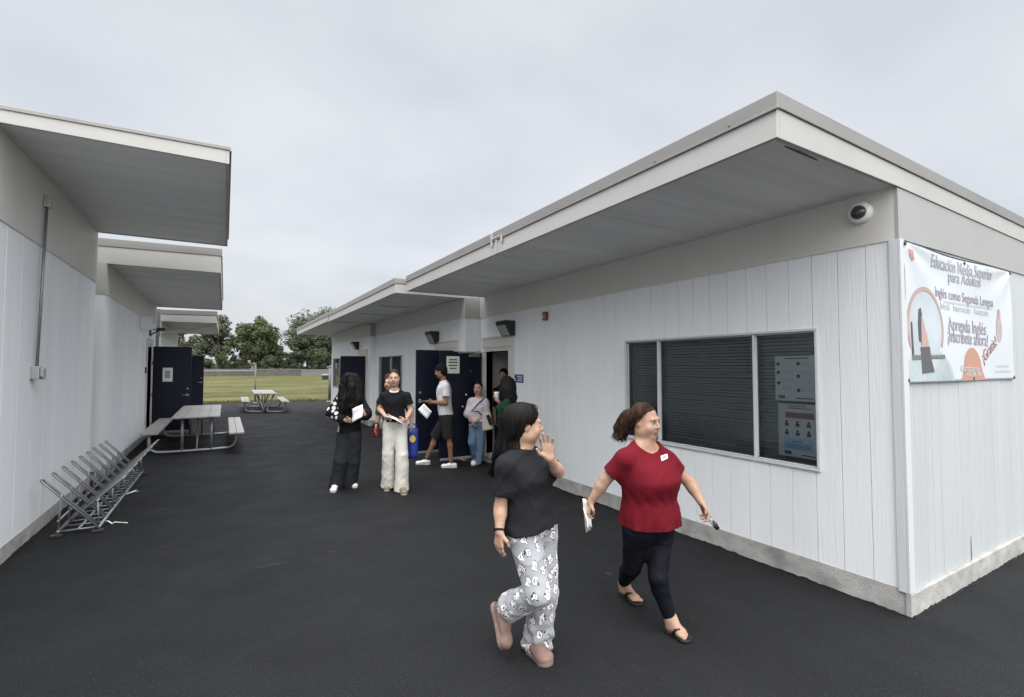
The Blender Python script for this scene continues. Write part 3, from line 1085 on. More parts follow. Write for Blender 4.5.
bt('para Adultos', 951, 274.5, 981, 281.5, 0.135, ik1, bold=0.0012)
bt('Inglés como Segunda Lengua', 937, 290.5, 994, 302.5, 0.12, ik3, bold=0.0012)
bt('Inicial   Intermedio   Avanzado', 942, 304.5, 990, 312.5, 0.09, ik2)
bt('Aprenda Inglés', 949, 323.5, 988, 329.5, 0.165, ik3, bold=0.0012)
bt('¡Inscríbete ahora!', 948.5, 335.5, 990, 341.0, 0.16, ik3, bold=0.0012)
bt('¡Gratis!', 985, 359, 997.5, 340.5, 0.15, ikr, depth=0.003, bold=0.0012)
def bpoly(pts, colr, name, depth):
    m_ = MB()
    n_ = len(pts)
    c_ = np.mean(np.array(pts), axis=0)
    # fan of small triangles so that the print follows the waves
    K = 6
    vs_ = [warp((c_[0], BY - depth, c_[1]))]
    fs_ = []
    for k in range(1, K + 1):
        for p in pts:
            vs_.append(warp((c_[0] + (p[0] - c_[0]) * k / K, BY - depth, c_[1] + (p[1] - c_[1]) * k / K)))
    for i in range(n_):
        fs_.append((0, 1 + i, 1 + (i + 1) % n_))
        for k in range(K - 1):
            a, c2 = 1 + k * n_, 1 + (k + 1) * n_
            fs_.append((a + i, c2 + i, c2 + (i + 1) % n_, a + (i + 1) % n_))
    m_.add(vs_, fs_)
    return m_.build(name, colr, ban)
def bring(cx_, cz_, rx, rz_, a0, a1, w, colr, name, depth):
    m_ = MB()
    A = np.linspace(a0, a1, 60)
    vs_ = []
    for a in A:
        for q in (-w, w):
            vs_.append(warp((cx_ + (rx + q) * math.cos(a), BY - depth, cz_ + (rz_ + q) * math.sin(a))))
    m_.add(vs_, [(2 * i, 2 * i + 1, 2 * i + 3, 2 * i + 2) for i in range(59)])
    return m_.build(name, colr, ban)
def ell(cx_, cz_, rx, rz_, a0=0.0, a1=2 * PI, n_=28):
    return [(cx_ + rx * math.cos(a), cz_ + rz_ * math.sin(a)) for a in np.linspace(a0, a1, n_, endpoint=abs(a1 - a0) < 6)]
bpoly(ell(4.68, 2.11, 0.29, 0.28), ikb, 'printed_oval', 0.0015)
bring(4.68, 2.11, 0.305, 0.30, -0.5, 3.7, 0.017, ikp, 'printed_ring', 0.003)
bpoly([(4.34, 1.69)] + ell(4.72, 1.66, 0.42, 0.26, 3.0, 0.12, 24) + [(5.12, 1.69)], ikt, 'printed_globe', 0.0022)
bring(4.72, 1.66, 0.44, 0.27, 0.1, 2.9, 0.02, ikb, 'printed_globe_rim', 0.0028)
bpoly([(4.56, 2.24), (4.60, 2.26), (4.62, 2.2), (4.63, 2.08), (4.60, 1.98), (4.545, 2.0), (4.54, 2.12)], ikh, 'printed_hair', 0.003)
bpoly([(4.60, 2.20), (4.63, 2.17), (4.67, 2.08), (4.70, 2.0), (4.72, 1.94), (4.58, 1.94), (4.59, 2.05)], ikp, 'printed_face', 0.0038)
bpoly([(4.56, 1.95), (4.72, 1.96), (4.74, 1.86), (4.79, 1.76), (4.58, 1.75)], mat('charcoal_print', (0.087, 0.087, 0.090), 0.6), 'printed_jacket', 0.0045)
bpoly([(4.42, 1.89), (5.0, 1.90), (5.0, 1.865), (4.42, 1.85)], mat('grey_bar_print', (0.149, 0.155, 0.155), 0.6), 'printed_bar', 0.004)
bpoly([(4.42, 2.14), (4.445, 2.14), (4.455, 1.86), (4.425, 1.86)], ikh, 'printed_bar', 0.0035)
bpoly([(5.34, 1.685), (5.40, 1.78)] + ell(5.62, 1.745, 0.22, 0.225, 2.6, 0.5, 18) + [(5.84, 1.78), (5.91, 1.685)], iko, 'printed_badge', 0.0022)
bt('Contáctanos', 961.5, 368.3, 981, 369.0, 0.075, ikw, depth=0.004, bold=0.0015)
m_ = MB()
for k in range(11):
    xx = 5.46 + k * 0.033
    if k in (3, 7):
        continue
    m_.add([warp((xx + a, BY - 0.004, 1.725 + c)) for a, c in ((0, 0), (0.018, 0), (0.018, 0.03), (0, 0.03))], [(0, 1, 2, 3)])
m_.build('printed_line', ikw, ban)
m_ = MB()
for (zz, x0_, x1_) in ((1.80, 6.20, 6.52), (1.75, 6.17, 6.56), (2.335, 5.05, 6.10)):
    xx = x0_
    while xx < x1_:
        w_ = random.uniform(0.02, 0.06)
        m_.add([warp((xx + a, BY - 0.002, zz + c)) for a, c in ((0, 0), (w_, 0), (w_, 0.018), (0, 0.018))], [(0, 1, 2, 3)])
        xx += w_ + 0.014
m_.build('printed_line', ik2, ban)
bpoly(ell(6.28, 2.16, 0.075, 0.13), mat('faint_pink_print', (0.409, 0.347, 0.335), 0.6, 0.1, 8), 'printed_figure', 0.002)
bpoly(ell(6.28, 2.30, 0.04, 0.05), ikp, 'printed_figure', 0.0025)
bpoly([(4.40, 2.69), (4.50, 2.69), (4.49, 2.62), (4.45, 2.60), (4.41, 2.64)], iko, 'printed_mark', 0.002)
gm = MB()
for (x_, z_) in ((4.352, 2.72), (5.50, 2.715), (6.645, 2.72), (4.352, 1.70), (5.62, 1.70), (6.645, 1.70)):
    p = warp((x_, BY, z_))
    gm.tube([p + np.array([0, -0.006, 0]), p + np.array([0, 0.006, 0])], 0.014, 12)
gm.build('grommet', M['dark_metal'], ban)
rp = MB()
pts = [warp((4.338 + 2.32 * k / 30, BY - 0.001, 2.735)) + np.array([0, 0, 0.008]) for k in range(31)]
rp.tube(pts, 0.004, 6)
rp.build('top_cord', M['dark_metal'], ban)
pts = [warp((4.338, BY - 0.001, 1.70 + 1.03 * k / 20)) + np.array([-0.004, 0, 0]) for k in range(21)]
rp = MB()
rp.tube(pts, 0.004, 6)
rp.build('side_cord', M['dark_metal'], ban)

# ------------------------------------------------------------------ bike rack
t = thing('bike_rack', 'grey galvanised bike rack of crossed hoops against the white wall', 'bike rack', (-1.38, 8.6, 0))
xa, xb = -1.50, -1.16
y0_, y1_ = 6.98, 10.25
nb = 9
b = MB()
for x_ in (xa, xb):
    b.tube([(x_, y0_, 0.045), (x_, y1_, 0.045)], 0.017, 8)
b.build('base_rail', M['galv'], t, True)
for k in range(nb):
    yy = y0_ + 0.02 + (y1_ - y0_ - 0.08) * k / (nb - 1)
    for sgn_, (p_, q_) in ((1, ((xb, 0.05), (-1.64, 0.60))), (-1, ((xa, 0.05), (-0.96, 0.55)))):
        a = np.array([p_[0], yy + (0.0 if sgn_ > 0 else 0.12), p_[1]])
        c = np.array([q_[0], yy + (0.0 if sgn_ > 0 else 0.12), q_[1]])
        d = (c - a) / np.linalg.norm(c - a)
        w_ = np.array([0, 0.04, 0])
        loop = [a - w_, c - w_ - d * 0.03] + [c - d * 0.03 + w_ * math.sin(s_) + d * 0.04 * math.cos(s_) for s_ in np.linspace(-1.2, 1.2, 6)] + [c + w_ - d * 0.03, a + w_]
        b = MB()
        b.tube(loop, 0.0115, 8)
        b.build('hoop', M['galv'], t, True)
    b = MB()
    b.tube([(xa, yy, 0.045), (xb, yy, 0.045)], 0.01, 6)
    b.tube([(xa, yy, 0.045), (xa + 0.02, yy, 0.44)], 0.009, 6)
    b.tube([(xa, yy + 0.2, 0.045), (xb, yy + 0.2, 0.045)], 0.009, 6)
    b.tube([(xa, yy, 0.05), (xb - 0.02, yy + 0.35, 0.33)], 0.008, 6)
    if k % 2 == 0:
        b.tube([(xb, yy, 0.05), (xb - 0.02, yy, 0.33)], 0.008, 6)
    b.build('crossbar', M['galv'], t, True)
b = MB()
b.tube([(xa + 0.0, y0_, 0.16), (xa + 0.0, y1_, 0.16)], 0.011, 8)
b.tube([((xa + xb) / 2, y0_, 0.05), ((xa + xb) / 2, y1_, 0.05)], 0.013, 8)
b.tube([(xb - 0.02, y0_, 0.33), (xb - 0.02, y1_, 0.33)], 0.011, 8)
b.build('top_rail', M['galv'], t, True)
for (x_, yy) in ((xa, y0_ - 0.03), (xb, y0_ - 0.03), (xa, y1_ + 0.03), (xb, y1_ + 0.03)):
    b = MB()
    b.box(x_ - 0.05, x_ + 0.05, yy - 0.03, yy + 0.03, 0.004, 0.03)
    b.build('foot', M['dark_metal'], t, bevel=0.004)
# frayed white straps on the ground
for lab, pts in (('frayed white strap on the asphalt at the near end of the bike rack', [(104, 521.5), (108, 521.0), (112, 523.5), (115, 522), (119.5, 522.5)]),
                 ('frayed white strap on the asphalt beside the middle of the bike rack', [(125, 495), (129, 493), (133, 491.8), (137, 490)])):
    b = MB()
    P_ = [on_z(px, py, 0.02) for px, py in pts]
    b.tube(P_, [0.004, 0.008, 0.009, 0.007, 0.004][:len(P_)], 6)
    for k in range(3):
        e = P_[-1] + np.array([random.uniform(-.06, .08), random.uniform(-.05, .05), -0.012])
        b.tube([P_[-2], e], 0.003, 5)
    o = b.build('strap', M['white_plastic'], None, True)
    tag(o, lab, 'strap', 'white straps by the bike rack')

# ------------------------------------------------------------------ picnic tables
def plank_board(b, xa_, xb_, ya_, yb_, z0_, z1_, n_):
    w_ = (xb_ - xa_) / n_
    for k in range(n_):
        b.box(xa_ + k * w_ + 0.003, xa_ + (k + 1) * w_ - 0.003, ya_, yb_, z0_, z1_)

t = thing('picnic_table', 'long grey picnic table with straight legs near the bike rack', 'picnic table', (-0.5, 13.8, 0))
b = MB()
plank_board(b, -0.93, -0.06, 12.15, 15.75, 0.735, 0.765, 4)
b.build('tabletop', M['alu_plank'], t, bevel=0.004)
for xa_, xb_, ya_ in ((-1.46, -1.14, 12.25), (0.10, 0.38, 11.6)):
    b = MB()
    plank_board(b, xa_, xb_, ya_, ya_ + 3.5, 0.42, 0.455, 2)
    b.build('bench', M['alu_plank'], t, bevel=0.004)
for yy in (12.35, 15.1):
    b = MB()
    loop = [(-1.30, yy, 0.42), (-1.30, yy, 0.20), (-1.27, yy, 0.11), (-1.18, yy, 0.055), (-1.0, yy, 0.045), (-0.5, yy, 0.042), (0.0, yy, 0.045), (0.12, yy, 0.055), (0.21, yy, 0.11), (0.25, yy, 0.20), (0.26, yy, 0.42)]
    b.tube(loop, 0.03, 10)
    b.build('base_tube', M['galv'], t, True)
    for x_ in (-0.74, -0.22):
        b = MB()
        b.tube([(x_, yy, 0.05), (x_, yy, 0.735)], 0.028, 10)
        b.build('leg', M['galv'], t, True)
    b = MB()
    b.tube([(-0.48, yy, 0.06), (-0.48, yy + (0.6 if yy < 13 else -0.6), 0.72)], 0.018, 8)
    b.build('brace', M['galv'], t, True)
    b = MB()
    b.tube([(-0.88, yy, 0.72), (-0.1, yy, 0.72)], 0.018, 8)
    b.build('top_bracket', M['galv'], t, True)

t = thing('picnic_table', 'small grey picnic table with splayed legs standing at the field edge', 'picnic table', (1.4, 22.2, 0))
# table turned to face the camera squarely
def tb(u, v, z):
    c_ = np.array([1.40, 21.3, 0])
    return c_ + cr * u + np.array([f0[0] * 0 + 0.02, 1.0, 0]) * v + np.array([0, 0, z])
def tboard(b, u0, u1, v0, v1, z0, z1, n_):
    w_ = (u1 - u0) / n_
    for k in range(n_):
        a0_, a1_ = u0 + k * w_ + 0.004, u0 + (k + 1) * w_ - 0.004
        vs_ = [tb(a, v, z) for z in (z0, z1) for a, v in ((a0_, v0), (a1_, v0), (a1_, v1), (a0_, v1))]
        b.add(vs_, [(0, 3, 2, 1), (4, 5, 6, 7), (0, 1, 5, 4), (1, 2, 6, 5), (2, 3, 7, 6), (3, 0, 4, 7)])
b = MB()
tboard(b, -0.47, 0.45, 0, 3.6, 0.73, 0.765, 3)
b.build('tabletop', M['dimmed_plank'], t)
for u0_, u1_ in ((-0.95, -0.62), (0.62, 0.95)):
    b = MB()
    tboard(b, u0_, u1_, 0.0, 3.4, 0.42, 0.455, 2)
    b.build('bench', M['dimmed_plank'], t)
for v_ in (0.25, 3.0):
    for s_ in (-1, 1):
        b = MB()
        b.tube([tb(s_ * 0.34, v_, 0.73), tb(s_ * 0.12, v_, 0.25), tb(s_ * 0.06, v_, 0.10), tb(s_ * 0.12, v_, 0.05), tb(s_ * 0.3, v_, 0.045), tb(s_ * 0.66, v_, 0.05), tb(s_ * 0.76, v_, 0.10), tb(s_ * 0.82, v_, 0.25), tb(s_ * 0.76, v_, 0.42)], 0.032, 10)
        b.build('leg', M['galv'], t, True)
    b = MB()
    b.tube([tb(-0.05, v_, 0.2), tb(0.02, v_ + (0.7 if v_ < 1 else -0.7), 0.72)], 0.02, 8)
    b.build('brace', M['galv'], t, True)

# ------------------------------------------------------------------ posts, fences, wall across the field
POSTM = mat('dull_grey_post', (0.11, 0.11, 0.11), 0.6, 0.15, 4)
def post(label, px, py, r_, h_):
    p = on_z(px, py)
    t_ = thing('fence_post', label, 'post', tuple(p))
    b = MB()
    b.tube([(0, 0, 0), (0, 0, h_)], r_, 10)
    b.build('pole', POSTM, t_, True, local=True)
    b = MB()
    b.ball((0, 0, h_), (r_ * 1.15, r_ * 1.15, r_ * 0.8))
    b.tube([(0, 0, h_ - 0.05), (0, 0, h_)], r_ * 1.15, 10)
    b.build('post_cap', POSTM, t_, True, local=True)
    b = MB()
    b.tube([(0, 0, 0.0), (0, 0, 0.03)], r_ * 2.2, 12)
    b.build('base_collar', M['concrete'], t_, True, local=True)
post('thin grey metal post behind the far picnic table', 255, 403.0, 0.035, 1.95)
post('stout grey metal post where the classroom row meets the grass', 329.5, 401.5, 0.07, 1.82)

fence_y = 112.0
def far_pt(px, y=fence_y):
    return on_y(px, 367, y)[0]
t = thing('boundary_wall', 'long low grey brown wall across the far side of the field', 'wall', (far_pt(250), fence_y, 0))
b = MB()
b.box(far_pt(120), far_pt(301), fence_y, fence_y + 0.3, -0.1, 1.25)
b.build('masonry', mat('grey_brown_block', (0.085, 0.08, 0.072), 0.9, 0.25, 0.5), t)
b = MB()
b.box(far_pt(120), far_pt(301), fence_y - 0.05, fence_y + 0.35, 1.25, 1.42)
b.build('coping', mat('grey_coping', (0.13, 0.13, 0.127), 0.9, 0.1, 0.5), t)
t = thing('metal_fence', 'pale grey corrugated fence continuing the long low wall across the field', 'fence', (far_pt(315), fence_y, 0))
b = MB()
x_ = far_pt(301) + 0.05
while x_ < far_pt(372):
    b.box(x_, x_ + 0.34, fence_y + 0.1 + 0.04 * (int(x_ * 3) % 2), fence_y + 0.18, -0.1, 1.25)
    x_ += 0.36
b.build('panel', mat('pale_corrugated_metal', (0.15, 0.155, 0.16), 0.6, 0.1, 0.5), t)
b = MB()
b.box(far_pt(301), far_pt(372), fence_y + 0.0, fence_y + 0.09, 1.1, 1.2)
b.build('rail', mat('grey_rail', (0.27, 0.27, 0.27), 0.6), t)
t = thing('pipe_rail', 'white pipe rail in front of the low wall across the field', 'fence', (far_pt(225, 100), 100, 0))
b = MB()
xs_ = np.linspace(far_pt(165, 100), far_pt(256, 100), 14)
b.tube([(x, 100, 1.12) for x in xs_], 0.07, 6)
b.build('rail', mat('dull_white_paint', (0.22, 0.225, 0.23), 0.6), t)
for x in xs_:
    b = MB()
    b.tube([(x, 100, 0), (x, 100, 1.1)], 0.035, 6)
    b.build('post', M['dark_metal'], t)
t = thing('field_bin', 'small dark bin with a white lid far out at the field edge', 'bin', tuple(on_z(325.3, 379.5)))
b = MB()
b.prism([(-0.35, 0), (0.35, 0), (0.42, 0.6), (-0.42, 0.6)], 1, -0.4, 0.4)
b.build('body', M['black'], t, local=True, bevel=0.05)
b = MB()
b.prism([(-0.46, 0.6), (0.46, 0.6), (0.4, 0.74), (-0.4, 0.74)], 1, -0.45, 0.45)
b.build('lid', M['grey_alu'], t, local=True, bevel=0.03)

# ------------------------------------------------------------------ trees
def leaf_mat(name, c1, c2):
    m = mat(name, c1, 0.75, 0.0, 0.42, col2=c2, detail=5, spec=0.2)
    return m
LM = [leaf_mat('dark_green_leaves', (0.0208, 0.0296, 0.0168), (0.0800, 0.0960, 0.0520)),
      leaf_mat('grey_green_leaves', (0.0480, 0.0592, 0.0368), (0.1200, 0.1320, 0.0840)),
      leaf_mat('olive_leaves', (0.0336, 0.0480, 0.0208), (0.0960, 0.1160, 0.0512))]

def tree(label, px, py_base_unused, w_px, top_py, y, lm, trunk_h=0.28, nclump=46, seed=0, bark='bark', low=False, gap=1.0, kind='tree', group='trees beyond the field'):
    rg = np.random.default_rng(seed)
    x = far_pt(px, y)
    top = on_y(px, top_py, y)[2]
    halfw = abs(far_pt(px + w_px / 2, y) - far_pt(px - w_px / 2, y)) / 2
    t_ = thing(kind, label, kind, (x, y, 0), 0, group)
    b = MB()
    nl = 7
    h0 = top * trunk_h
    if not low:
        b.tube([(0, 0, -0.1), (0.1, 0, h0 * 0.6), (0.0, 0.1, h0 * 1.1), (0.2, 0.0, top * 0.62)], [top * 0.032, top * 0.024, top * 0.02, top * 0.008], 8)
        for k in range(nl):
            a = 2 * PI * k / nl + rg.uniform(-.4, .4)
            z0 = h0 * rg.uniform(0.7, 1.5)
            L_ = halfw * rg.uniform(0.5, 0.85)
            b.tube([(0, 0, z0), (math.cos(a) * L_ * 0.5, math.sin(a) * L_ * 0.5, z0 + top * 0.14), (math.cos(a) * L_, math.sin(a) * L_, z0 + top * rg.uniform(0.22, 0.42))],
                   [top * 0.014, top * 0.009, top * 0.004], 6)
    else:
        for k in range(6):
            a = 2 * PI * k / 6
            b.tube([(0, 0, 0), (math.cos(a) * halfw * 0.6, math.sin(a) * halfw * 0.6, top * 0.7)], [0.06, 0.02], 5)
    b.build('trunk', M[bark], t_, True, local=True)
    V, Fc = [], []
    zc = (top + h0 * 0.75) / 2 if not low else top * 0.5
    hz = top - zc
    cl_ = []
    nlobe = 5 if low else 9
    lobes = []
    for i in range(nlobe):
        q = rg.normal(0, 1, 3)
        q = q / np.linalg.norm(q) * rg.uniform(0.45, 0.80)
        if i == 0:
            q = np.array([rg.uniform(-.15, .15), rg.uniform(-.15, .15), 0.78])
        sh = 1.0 - 0.30 * max(0, q[2])
        lobes.append((q * np.array([sh, sh, 1]), rg.uniform(0.30, 0.50)))
    nclump = int(nclump * 1.75)
    for i in range(nclump):
        if i < nclump * 0.72:
            c0, lr = lobes[i % nlobe]
            d = rg.normal(0, 1, 3)
            q = c0 + d / np.linalg.norm(d) * lr * rg.uniform(0.4, 1.0)
        else:
            q = rg.uniform(-.72, .72, 3)
        cl_.append((q[0] * halfw * 0.92, q[1] * halfw * 0.92, max(top * 0.1, zc + q[2] * hz * 0.86), rg.uniform(0.15, 0.28) * halfw * gap))
    ls = max(0.11, min(0.24, halfw * 0.045))
    for (cx_, cy_, cz_, cr_) in cl_:
        n_ = int(200 * (cr_ / (0.25 * halfw)) ** 2)
        d = rg.normal(0, 1, (n_, 3))
        d /= np.linalg.norm(d, axis=1)[:, None]
        rad = cr_ * rg.uniform(0.35, 1.12, n_) ** 0.6
        P_ = np.array([cx_, cy_, cz_]) + d * rad[:, None] * np.array([1, 1, 0.8])
        nn_ = d + rg.normal(0, 0.6, (n_, 3)) + np.array([0, 0, 0.25])
        nn_ /= np.linalg.norm(nn_, axis=1)[:, None]
        t1 = np.cross(nn_, rg.normal(0, 1, (n_, 3)))
        t1 /= np.linalg.norm(t1, axis=1)[:, None] + 1e-9
        t2 = np.cross(nn_, t1)
        s = ls * rg.uniform(0.6, 1.5, n_)[:, None]
        base = len(V)
        quad = np.stack([P_ - t1 * s, P_ + t2 * s * 0.55, P_ + t1 * s, P_ - t2 * s * 0.55], 1).reshape(-1, 3)
        V.extend(map(tuple, quad))
        Fc.extend([(base + 4 * i, base + 4 * i + 1, base + 4 * i + 2, base + 4 * i + 3) for i in range(n_)])
    me = bpy.data.meshes.new('crown')
    me.from_pydata(V, [], Fc)
    me.materials.append(LM[lm])
    me.update()
    o = bpy.data.objects.new('crown', me)
    COL.objects.link(o)
    o.parent = t_
    return t_

tree('airy grey green tree with a pale trunk, partly under the canopies', 172, 0, 60, 322, 128, 1, 0.3, 52, 21, 'pale_bark', gap=0.9)
tree('airy pale green tree between the canopies and the dense round tree', 217, 0, 50, 314, 124, 1, 0.27, 54, 3, 'pale_bark', gap=0.95)
tree('dense round green tree at the middle of the far field edge', 257, 0, 50, 316, 122, 2, 0.2, 85, 5, 'bark', gap=1.1)
tree('olive tree overlapping the shoulder of the dense round tree', 274, 0, 26, 341, 126, 2, 0.25, 40, 9, 'bark')
tree('tall pale crowned tree rising over the classroom roof edge', 322, 0, 78, 311, 134, 1, 0.3, 80, 12, 'pale_bark')
tree('dark weeping tree with a pale trunk under the roof edge', 307, 0, 46, 330, 122, 0, 0.3, 75, 14, 'pale_bark', gap=1.05)
tree('dark tall tree mostly behind the classroom that reaches the grass', 345, 0, 60, 320, 122, 0, 0.25, 80, 31, 'bark')
tree('grey green tree behind the classrooms with the bike rack', 132, 0, 60, 326, 126, 1, 0.25, 50, 41, 'bark')
GB = 'bushes along the far side of the field'
tree('dark round bush between the airy tree and the dense round tree', 234, 0, 22, 355, 119, 0, 0.1, 36, 51, low=True, kind='bush', group=GB)
tree('grey green domed bush beside the trunk of the dense round tree', 270, 0, 24, 354, 120, 1, 0.1, 36, 52, low=True, kind='bush', group=GB)
tree('low olive bush under the airy pale green tree', 208, 0, 30, 360, 119, 2, 0.1, 36, 53, low=True, kind='bush', group=GB)
tree('dark bush beside the pale corrugated fence', 290, 0, 22, 358, 119, 0, 0.1, 36, 54, low=True, kind='bush', group=GB)
tree('tall dark bush at the foot of the pale crowned tree', 322, 0, 34, 350, 118, 0, 0.1, 46, 55, low=True, kind='bush', group=GB)
tree('leafy bush beneath the canopies by the navy door', 184, 0, 34, 356, 119, 0, 0.1, 40, 56, low=True, kind='bush', group=GB)
for k_, (px_, w_, t_, lm_, lab_) in enumerate(((222, 20, 351, 2, 'mid green bush between the airy tree and the dark round bush'), (246, 20, 357, 1, 'small grey green bush at the foot of the dense round tree'),
                                          (262, 18, 359, 0, 'small dark bush hugging the dense round tree trunk'), (281, 22, 346, 2, 'tall olive bush between the dense round tree and the weeping tree'),
                                          (299, 24, 352, 0, 'dark bush under the dark weeping tree'), (197, 24, 352, 0, 'dark bush between the navy doors and the airy pale green tree'))):
    tree(lab_, px_, 0, w_, t_, 121, lm_, 0.1, 40, 70 + k_, low=True, kind='bush', group=GB)
# pale house glimpsed between the trees
t = thing('far_house', 'pale low house glimpsed between the trees beyond the field', 'house', (far_pt(238, 160), 160, 0))
xh0, xh1 = far_pt(196, 160), far_pt(300, 160)
b = MB()
b.box(xh0, xh1, 160, 170, -0.1, 2.75)
b.build('wall', mat('pale_stucco', (0.24, 0.23, 0.215), 0.9, 0.15, 0.3), t)
b = MB()
b.prism([(159.2, 2.7), (170.8, 2.7), (165, 4.2)], 0, xh0 - 0.5, xh1 + 0.5)
b.build('roof', mat('grey_shingle', (0.10, 0.095, 0.09), 0.9, 0.2, 1), t)
for k in range(4):
    xx = xh0 + (xh1 - xh0) * (k + 0.5) / 4
    b = MB()
    b.box(xx - 0.7, xx + 0.7, 159.93, 160.0, 1.0, 2.2)
    b.build('window', M['black'], t)
# ------------------------------------------------------------------ people: distance fields turned into one continuous skin
def V3(*a):
    return np.array(a, float)


def unit(v):
    v = np.array(v, float)
    return v / (np.linalg.norm(v) + 1e-12)


class Field:
    def __init__(s, lo, hi, h):
        s.lo = np.array(lo, float)
        s.h = h
        s.n = np.ceil((np.array(hi, float) - s.lo) / h).astype(int) + 1
        s.D = np.full(tuple(s.n), 0.4, np.float32)

    def region(s, lo, hi):
        a = np.clip(np.floor((np.array(lo) - s.lo) / s.h).astype(int), 0, s.n)
        b = np.clip(np.ceil((np.array(hi) - s.lo) / s.h).astype(int) + 1, 0, s.n)
        sl = tuple(slice(i, j) for i, j in zip(a, b))
        if any(j <= i for i, j in zip(a, b)):
            return None, None
        ax = [(s.lo[d] + s.h * np.arange(a[d], b[d])).astype(np.float32) for d in range(3)]
        P = (ax[0][:, None, None], ax[1][None, :, None], ax[2][None, None, :])
        return sl, P

    def add(s, prim, k=0.01):
        fn, lo, hi = prim
        m = k + 3 * s.h
        sl, P = s.region(lo - m, hi + m)
        if sl is None:
            return s
        b = fn(P).astype(np.float32)
        a = s.D[sl]
        t = np.clip(0.5 + 0.5 * (a - b) / k, 0, 1)
        s.D[sl] = a * (1 - t) + b * t - k * t * (1 - t)
        return s

    def sub(s, prim, k=0.004):
        fn, lo, hi = prim
        m = k + 3 * s.h
        sl, P = s.region(lo - m, hi + m)
        if sl is None:
            return s
        b = -fn(P).astype(np.float32)
        a = s.D[sl]
        t = np.clip(0.5 - 0.5 * (a - b) / k, 0, 1)
        s.D[sl] = a * (1 - t) + b * t + k * t * (1 - t)
        return s

    def cut(s, p, n, lo=None, hi=None):
        """keep the side against n"""
        sl, P = s.region(s.lo if lo is None else lo, (s.lo + s.h * s.n) if hi is None else hi)
        n = unit(n)
        d = (P[0] - p[0]) * n[0] + (P[1] - p[1]) * n[1] + (P[2] - p[2]) * n[2]
        s.D[sl] = np.maximum(s.D[sl], d)
        return s

    def mesh(s):
        D = s.D
        ins = (D < 0)
        c = np.zeros(tuple(np.array(D.shape) - 1), np.int8)
        cor = [(i, j, k) for i in (0, 1) for j in (0, 1) for k in (0, 1)]
        nx, ny, nz = c.shape
        for i, j, k in cor:
            c += ins[i:i + nx, j:j + ny, k:k + nz]
        mask = (c > 0) & (c < 8)
        idx = np.argwhere(mask)
        pos = np.zeros((len(idx), 3))
        cnt = np.zeros(len(idx))
        vals = {q: D[idx[:, 0] + q[0], idx[:, 1] + q[1], idx[:, 2] + q[2]].astype(float) for q in cor}
        for a in cor:
            for d in range(3):
                if a[d]:
                    continue
                b = list(a)
                b[d] = 1
                b = tuple(b)
                da, db = vals[a], vals[b]
                cr_ = (da < 0) != (db < 0)
                t = np.where(cr_, da / np.where(cr_, da - db, 1), 0)
                pt = np.tile(np.array(a, float), (len(idx), 1))
                pt[:, d] += t
                pos += np.where(cr_[:, None], pt, 0)
                cnt += cr_
        V = s.lo + s.h * (idx + pos / cnt[:, None])
        vid = np.full(mask.shape, -1, np.int32)
        vid[mask] = np.arange(len(idx))
        F = []
        for d in range(3):
            e, f = (d + 1) % 3, (d + 2) % 3
            n = list(D.shape)
            sa = [slice(1, n[q] - 1) for q in range(3)]
            sa[d] = slice(0, n[d] - 1)
            sb = list(sa)
            sb[d] = slice(1, n[d])
            A, B = ins[tuple(sa)], ins[tuple(sb)]
            ch = np.argwhere(A != B)
            if not len(ch):
                continue
            flip = A[tuple(ch.T)]
            base = ch + np.array([0 if q == d else 1 for q in range(3)])
            quads = []
            for oe, of in ((1, 1), (0, 1), (0, 0), (1, 0)):
                b = base.copy()
                b[:, e] -= oe
                b[:, f] -= of
                quads.append(vid[tuple(b.T)])
            Q = np.stack(quads, 1)
            Q[~flip] = Q[~flip][:, ::-1]
            F.append(Q[(Q >= 0).all(1)])
        return V, np.concatenate(F)


def bounds(pts, r):
    pts = np.array(pts)
    return pts.min(0) - r, pts.max(0) + r


def rc(a, b, ra, rb, flat=None, f=1.0):
    """tapered limb; flat = direction in which it is squeezed by f"""
    a, b = np.array(a, float), np.array(b, float)
    ba = b - a
    L2 = float(ba @ ba) + 1e-12
    n = None if flat is None else unit(flat)

    def fn(P):
        x, y, z = P[0] - a[0], P[1] - a[1], P[2] - a[2]
        t = np.clip((x * ba[0] + y * ba[1] + z * ba[2]) / L2, 0, 1)
        x, y, z = x - t * ba[0], y - t * ba[1], z - t * ba[2]
        q = x * x + y * y + z * z
        if n is not None:
            v = x * n[0] + y * n[1] + z * n[2]
            q = q + v * v * (1 / f ** 2 - 1)
            return (np.sqrt(q) - (ra + (rb - ra) * t)) * max(f, 0.5)
        return np.sqrt(q) - (ra + (rb - ra) * t)
    lo, hi = bounds([a, b], max(ra, rb))
    return fn, lo, hi


def ell(c, r, M=None):
    c, r = np.array(c, float), np.array(r, float)
    M = np.eye(3) if M is None else np.array(M, float)   # columns = local axes

    def fn(P):
        d = [P[i] - c[i] for i in range(3)]
        q = [d[0] * M[0, i] + d[1] * M[1, i] + d[2] * M[2, i] for i in range(3)]
        k0 = np.sqrt((q[0] / r[0]) ** 2 + (q[1] / r[1]) ** 2 + (q[2] / r[2]) ** 2)
        k1 = np.sqrt((q[0] / r[0] ** 2) ** 2 + (q[1] / r[1] ** 2) ** 2 + (q[2] / r[2] ** 2) ** 2)
        return k0 * (k0 - 1) / (k1 + 1e-6)
    return fn, c - r.max(), c + r.max()


def cutprim(prim, p, n):
    fn, lo, hi = prim
    n = unit(n)

    def f2(P):
        return np.maximum(fn(P), (P[0] - p[0]) * n[0] + (P[1] - p[1]) * n[1] + (P[2] - p[2]) * n[2])
    return f2, lo, hi


